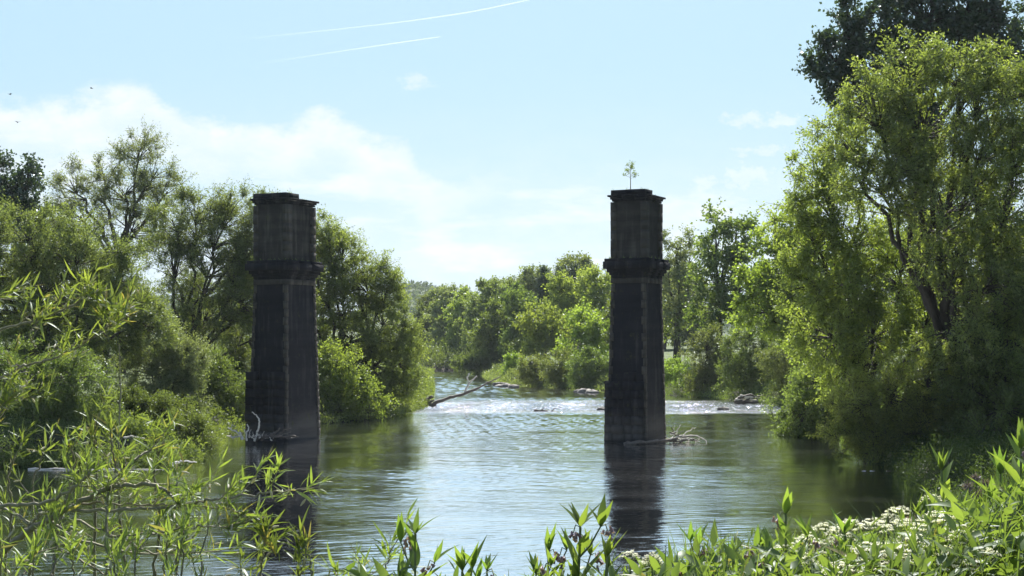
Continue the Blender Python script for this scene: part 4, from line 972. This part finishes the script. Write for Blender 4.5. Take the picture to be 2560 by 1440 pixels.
# purple thistle-like seed heads
for i, (px, top, Y, lb) in enumerate([(1885, 1385, 4.0, 'dark purple flower cluster at the left of the flower bank'), (2440, 1180, 4.5, 'feathery mauve seed head between the two tall comfreys'), (2510, 1268, 4.1, 'round dark mauve flower head low at the right edge'), (2440, 1290, 4.2, 'dark mauve flower head right of the highest white umbel')]):
    rg = np.random.default_rng(300 + i); root = near_root('mauve_flower', px, Y, lb, 'mauve flower', 'mauve flower heads on the near bank')
    H = at(px, top, Y)[2] - root.location[2]; mb = MB(); mb.tube(np.array([[0, 0, 0], [.01, .01, H * .5], [0, 0, H - .02]]), np.array([.004, .003, .002]), 6); mb.build('stem', M['stemgreen'], root, True)
    mb = MB(); n = 420; c = np.array([[0, 0, H - .02], [.028, 0, H - .035], [-.022, .01, H - .045], [.01, 0, H - .065]])[rg.integers(0, 4, n)]; d = unit(rg.normal(size=(n, 3)))
    add_blades(mb, c + d * .004, d, rg.normal(size=(n, 3)), rg.uniform(.010, .020, n), .0028, BLADE, .1, .3, rg); mb.build('flower_head', M['mauve'], root)

# ground cover on the near bank (uncountable): broad leaves, fine leaves and grass
def cover(name, n, xr, yr, hfun, L, Wd, prof, m_, seed, up=(.2, 1.0)):
    rg = np.random.default_rng(seed); x = rg.uniform(*xr, n); y = rg.uniform(*yr, n)
    px = 1280 + F * x / y; top = hfun(px)                                  # bank vegetation gets taller to the right
    zt = CZ + (HOR - top) / F * y; g0 = ground_z(x, y)
    h = np.clip(zt - g0, 0.05, 1.6) * (1 - .55 * rg.random(n) ** 2.0) - .02 + .10 * fbm(x * 3, y * 3, 1.1, seed)
    P = np.stack([x, y, np.maximum(g0 + h, g0 + .02)], 1)
    D = rg.normal(size=(n, 3)) * .7; D[:, 2] = rg.uniform(*up, n)
    mb = MB(); add_blades(mb, P, D, rg.normal(size=(n, 3)) * .5 + [0, 0, 1], rg.uniform(.6, 1.2, n) * L, Wd, prof, .25, rg.uniform(0, .5, n), rg)
    return tag(mb.build(name, m_, None, False), kind='stuff')
HP = lambda px: np.interp(px, [-400, 0, 500, 700, 1000, 1300, 1550, 1700, 1850, 2050, 2200, 2350, 2500, 2700, 3200], [1450, 1450, 1465, 1490, 1500, 1500, 1480, 1440, 1405, 1400, 1388, 1340, 1285, 1230, 1120])
cover('undergrowth', 15000, (-.4, 3.4), (3.3, 6.2), HP, .075, .022, OVATE, M['herb'], 61, (.1, 1.2))
cover('fine_undergrowth', 26000, (-.2, 3.4), (3.3, 6.2), lambda p: HP(p) - 12, .040, .007, LANCE, M['herb'], 62, (.2, 1.2))
cover('grass', 9000, (-3.0, 3.2), (3.3, 6.0), lambda p: HP(p) + np.where(p < 1650, 130, 30), .16, .004, BLADE, M['herb'], 63, (1.2, 3))
# supporting stalks, so that the cover stands on the bank
rg = np.random.default_rng(64); mb = MB()
for _ in range(900):
    x = rg.uniform(-.2, 3.2); y = rg.uniform(3.5, 6.0); px = 1280 + F * x / y
    z0 = gz(x, y); zt = CZ + (HOR - float(HP(px))) / F * y
    if zt - z0 > .1: mb.tube(np.array([[x, y, z0 - .02], [x + rg.normal() * .03, y, (z0 + zt) / 2], [x + rg.normal() * .06, y + rg.normal() * .04, zt - rg.uniform(0, .1)]]), np.array([.003, .0025, .0012]), 4, False)
tag(mb.build('undergrowth_stalks', M['stemgreen'], None, True), kind='stuff')
mb = MB(); n = 14000; x = rg.uniform(-6, 8, n); y = rg.uniform(6.2, 13, n); g0 = ground_z(x, y)
add_blades(mb, np.stack([x, y, g0 - .01], 1), rg.normal(size=(n, 3)) * .4 + [0, 0, 1], rg.normal(size=(n, 3)), rg.uniform(.12, .35, n), .012, BLADE, .1, .4, rg)
tag(mb.build('bank_grass', M['herb'], None), kind='stuff')

# osier willow with long narrow leaves, left foreground
def osier(label, rootpx, rootY, branches, seed, tufts=(), catk=.25, group='osier shoots in the left foreground', fill=0):
    rg = np.random.default_rng(seed); root = near_root('osier_willow', rootpx, rootY, label, 'osier willow', group); O = np.array(root.location)
    lf = MB(); ck = MB(); cks = []; P, D, N, L = [], [], [], []
    def tuft(c, d, n, l0):
        for _ in range(n):
            dd = unit(d * .9 + rg.normal(size=3) * .62 + np.array([0, 0, .2])); P.append(c + d * rg.uniform(-.05, .03) + rg.normal(size=3) * .004); D.append(dd)
            N.append(rg.normal(size=3) * .6 + [0, 0, 1]); L.append(l0 * rg.uniform(.55, 1.15))
        if rg.random() < catk:
            q = c + rg.normal(size=3) * .02; dd = unit(rg.normal(size=3) + d * .5)
            ck.tube(np.array([q, q + dd * .012, q + dd * .026]), np.array([.002, .004, .0015]), 6); cks.append(1)
    for bi, (pts, r0, r1, Y0, Y1) in enumerate(branches):
        W_ = [at(p[0], p[1], Y0 + (Y1 - Y0) * i / (len(pts) - 1)) - O for i, p in enumerate(pts)]
        n = len(pts) * 7; Q = spline(W_, n); Q[1:-1] += rg.normal(size=(n - 2, 3)) * .003
        mb = MB(); rad = np.linspace(r0, r1, n) * 1.35; mb.tube(Q, rad * (1 + .1 * rg.normal(size=n)).clip(.8, 1.25), 6)
        ln = np.linalg.norm(np.diff(Q, axis=0), axis=1).sum(); s0 = .30 if pts[0][0] < 0 else .12
        ns = int(ln / .050)
        for _ in range(ns):                                                # side shoots carrying leaf tufts
            t = rg.uniform(s0, 1.0); j = min(n - 2, int(t * (n - 1))); b = Q[j]; tan = unit(Q[j + 1] - Q[j])
            if rg.random() < .48: continue
            d = unit(tan * .6 + rg.normal(size=3) * [.5, .5, .35] + np.array([0, 0, .55])); l = rg.uniform(.02, .13)
            e = b + d * l; mb.tube(np.array([b, (b + e) / 2 + [0, 0, -.004], e]), np.array([.0018, .0015, .001]), 4, False)
            tuft(e, unit(d + [0, 0, .3]), rg.integers(5, 13), .064)
            for q in (.35, .7): tuft(b + (e - b) * q, d, 2, .055)
        tuft(Q[-1], unit(Q[-1] - Q[-3]), 14, .08)
        mb.build('branch', M['twig'], root, True)
    for (px, py, Y, n) in tufts:
        c = at(px, py, Y) - O; d = unit(rg.normal(size=3) * .4 + [0, 0, 1]); tuft(c, d, n, .08); tuft(c - d * .05, d, n // 2, .07)
    n = len(P)
    add_blades(lf, np.array(P), np.array(D), np.array(N), np.array(L), np.array(L) * rg.uniform(.085, .135, n), LANCE, .3, rg.uniform(-.1, .35, n), rg)
    lf.build('leaves', M['osier'], root, True)
    for i in range(0, len(ck.v), 2):                                       # each spent catkin is a part
        m2 = MB(); m2.add(ck.v[i], ck.f[i] - ck.f[i].min()); m2.add(ck.v[i + 1], ck.f[i + 1] - ck.f[i + 1].min()); m2.build('catkin', M['catkin'], root, True)
    return root
osier('large osier with thick grey branches reaching from the bottom left corner', -60, 4.9, [
    ([(-120, 1480), (20, 1370), (70, 1325), (130, 1295), (200, 1255), (270, 1218), (370, 1207), (415, 1225), (450, 1262)], .010, .003, 4.9, 4.6),
    ([(-120, 1300), (0, 1262), (100, 1260), (165, 1235), (215, 1195), (228, 1182)], .006, .003, 4.8, 4.7),
    ([(180, 1277), (300, 1275), (440, 1270), (530, 1248), (610, 1240), (690, 1230), (765, 1220)], .0045, .0015, 4.75, 4.4),
    ([(120, 1298), (200, 1350), (330, 1385), (470, 1385)], .0045, .002, 4.85, 4.7),
    ([(230, 1250), (280, 1200), (325, 1155), (378, 1125)], .0045, .003, 4.8, 5.0),
    ([(-60, 1240), (40, 1285), (110, 1330), (160, 1380), (240, 1420), (300, 1470)], .004, .002, 5.1, 4.9),
    ([(60, 1330), (95, 1290), (118, 1275)], .004, .002, 4.88, 4.8),
    ([(270, 1340), (400, 1330), (500, 1315), (570, 1320)], .003, .0012, 4.7, 4.5),
    ([(190, 1300), (300, 1345), (390, 1392), (520, 1380)], .003, .0012, 4.8, 4.6),
    ([(200, 1258), (310, 1262), (420, 1262), (570, 1270), (600, 1285)], .003, .0012, 4.8, 4.5),
    ([(265, 1500), (268, 1400), (266, 1280), (270, 1230)], .004, .002, 4.6, 4.7),
    ([(435, 1500), (440, 1380), (445, 1250), (440, 1190)], .004, .002, 4.6, 4.7),
], 71)
osier('osier whose two long thin branches cross the willows at mid height on the left', -160, 5.6, [
    ([(-160, 880), (0, 825), (90, 800), (170, 770), (215, 745), (250, 730)], .0045, .002, 5.6, 5.2),
    ([(-160, 980), (0, 945), (60, 915), (120, 900), (180, 880), (250, 830), (310, 795)], .0045, .002, 5.6, 5.3),
    ([(-160, 1060), (0, 1015), (50, 998), (110, 992)], .004, .0015, 5.6, 5.3),
    ([(90, 870), (70, 830), (100, 800)], .002, .001, 5.5, 5.4),
    ([(-160, 760), (-60, 745), (15, 735)], .003, .001, 5.5, 5.4),
], 72, tufts=[(235, 690, 5.2, 9), (260, 750, 5.2, 15), (230, 740, 5.2, 12), (285, 765, 5.2, 11), (260, 780, 5.2, 12), (320, 745, 5.2, 11), (345, 755, 5.2, 10), (165, 855, 5.3, 12), (35, 895, 5.3, 14), (200, 715, 5.2, 10)], catk=.5)
osier('leafy osier shoots standing upright in the middle of the left foreground', 240, 5.2, [
    ([(120, 1500), (150, 1300), (190, 1160), (170, 1100)], .005, .002, 5.2, 5.1),
    ([(240, 1500), (235, 1300), (245, 1150), (225, 1060)], .005, .002, 5.2, 5.1),
    ([(320, 1500), (300, 1300), (290, 1180), (275, 1080)], .005, .002, 5.2, 5.1),
    ([(380, 1500), (400, 1300), (380, 1180), (420, 1080)], .005, .002, 5.3, 5.2),
    ([(0, 1500), (30, 1300), (20, 1180), (60, 1090)], .005, .002, 5.3, 5.2),
    ([(60, 1500), (90, 1350), (75, 1220), (110, 1130)], .005, .002, 5.3, 5.2),
    ([(-80, 1500), (-40, 1250), (-30, 1080), (20, 1000)], .005, .002, 5.3, 5.2),
], 73)
osier('low osier thicket along the bottom edge at the left', 200, 4.4, [
    ([(x0, 1560), (x0 + dx * .5, 1470), (x0 + dx, ty)], .004, .0015, 4.4, 4.4 + dd) for x0, dx, ty, dd in
    [(-60, 20, 1340, .1), (10, -10, 1350, -.2), (60, 30, 1370, .0), (120, 20, 1360, .3), (190, -10, 1390, -.1), (260, 30, 1380, .2), (330, 10, 1370, .1), (390, 30, 1350, -.2), (440, 20, 1330, .0), (470, 50, 1300, .2), (30, 40, 1395, .3), (300, -20, 1400, 0)]], 74)
osier('pair of osier tufts below the left pier reflection', 660, 4.6, [
    ([(650, 1500), (655, 1400), (662, 1350), (668, 1325)], .003, .0015, 4.6, 4.5),
    ([(800, 1500), (785, 1440), (765, 1375), (752, 1340)], .003, .0015, 4.5, 4.5),
    ([(600, 1500), (606, 1450), (604, 1420)], .003, .001, 4.6, 4.5), ([(755, 1500), (750, 1450), (745, 1425)], .003, .001, 4.6, 4.5)], 75, tufts=[(668, 1345, 4.5, 20), (752, 1360, 4.5, 10), (770, 1380, 4.5, 10)])
osier('thin osier shoots between the left pier reflection and the first comfrey', 900, 4.2, [
    ([(930, 1520), (962, 1430), (975, 1370)], .002, .001, 4.2, 4.1), ([(880, 1520), (900, 1440), (905, 1420)], .002, .001, 4.2, 4.1), ([(840, 1520), (842, 1440), (835, 1425)], .002, .001, 4.2, 4.1)], 76, catk=0)
def stick(name, label, pts, Y, r0, r1, seed, m_='twig'):
    X = (pts[0][0] - 1280) / F * Y; root_z = gz(X, Y); mb = MB(); limb(mb, pts, Y, r0, r1, seed=seed, sides=5, wob=.0015)
    o = mb.build(name, M[m_], None, True); tag(o, label, 'dead stem')
stick('dead_stem', 'thin dark dead stalk standing upright among the left foreground leaves', [(262, 1560), (285, 1300), (297, 1090), (302, 980), (298, 860)], 5.4, .005, .002, 1)
stick('dead_stem', 'bare thin stalk standing over the water left of the first comfrey', [(985, 1560), (1000, 1430), (1012, 1370), (1018, 1335)], 4.2, .003, .001, 2)
# haze: thin summer air between the banks and the hills
mb = MB(); mb.box((-2600, -80, -3.0), (2600, 1950, 130)); hz_ = mb.build('haze', bpy.data.materials.new('haze air')); tag(hz_, kind='stuff')
hm = hz_.data.materials[0]; hm.use_nodes = True; g = NT(hm.node_tree)
pv = g.new('ShaderNodeVolumePrincipled', {'Color': (.80, .90, 1.0, 1), 'Density': 0.00008, 'Anisotropy': 0.3})
g.new('ShaderNodeOutputMaterial', {'Volume': pv.outputs[0]})
print('LEAVES', LEAVES)
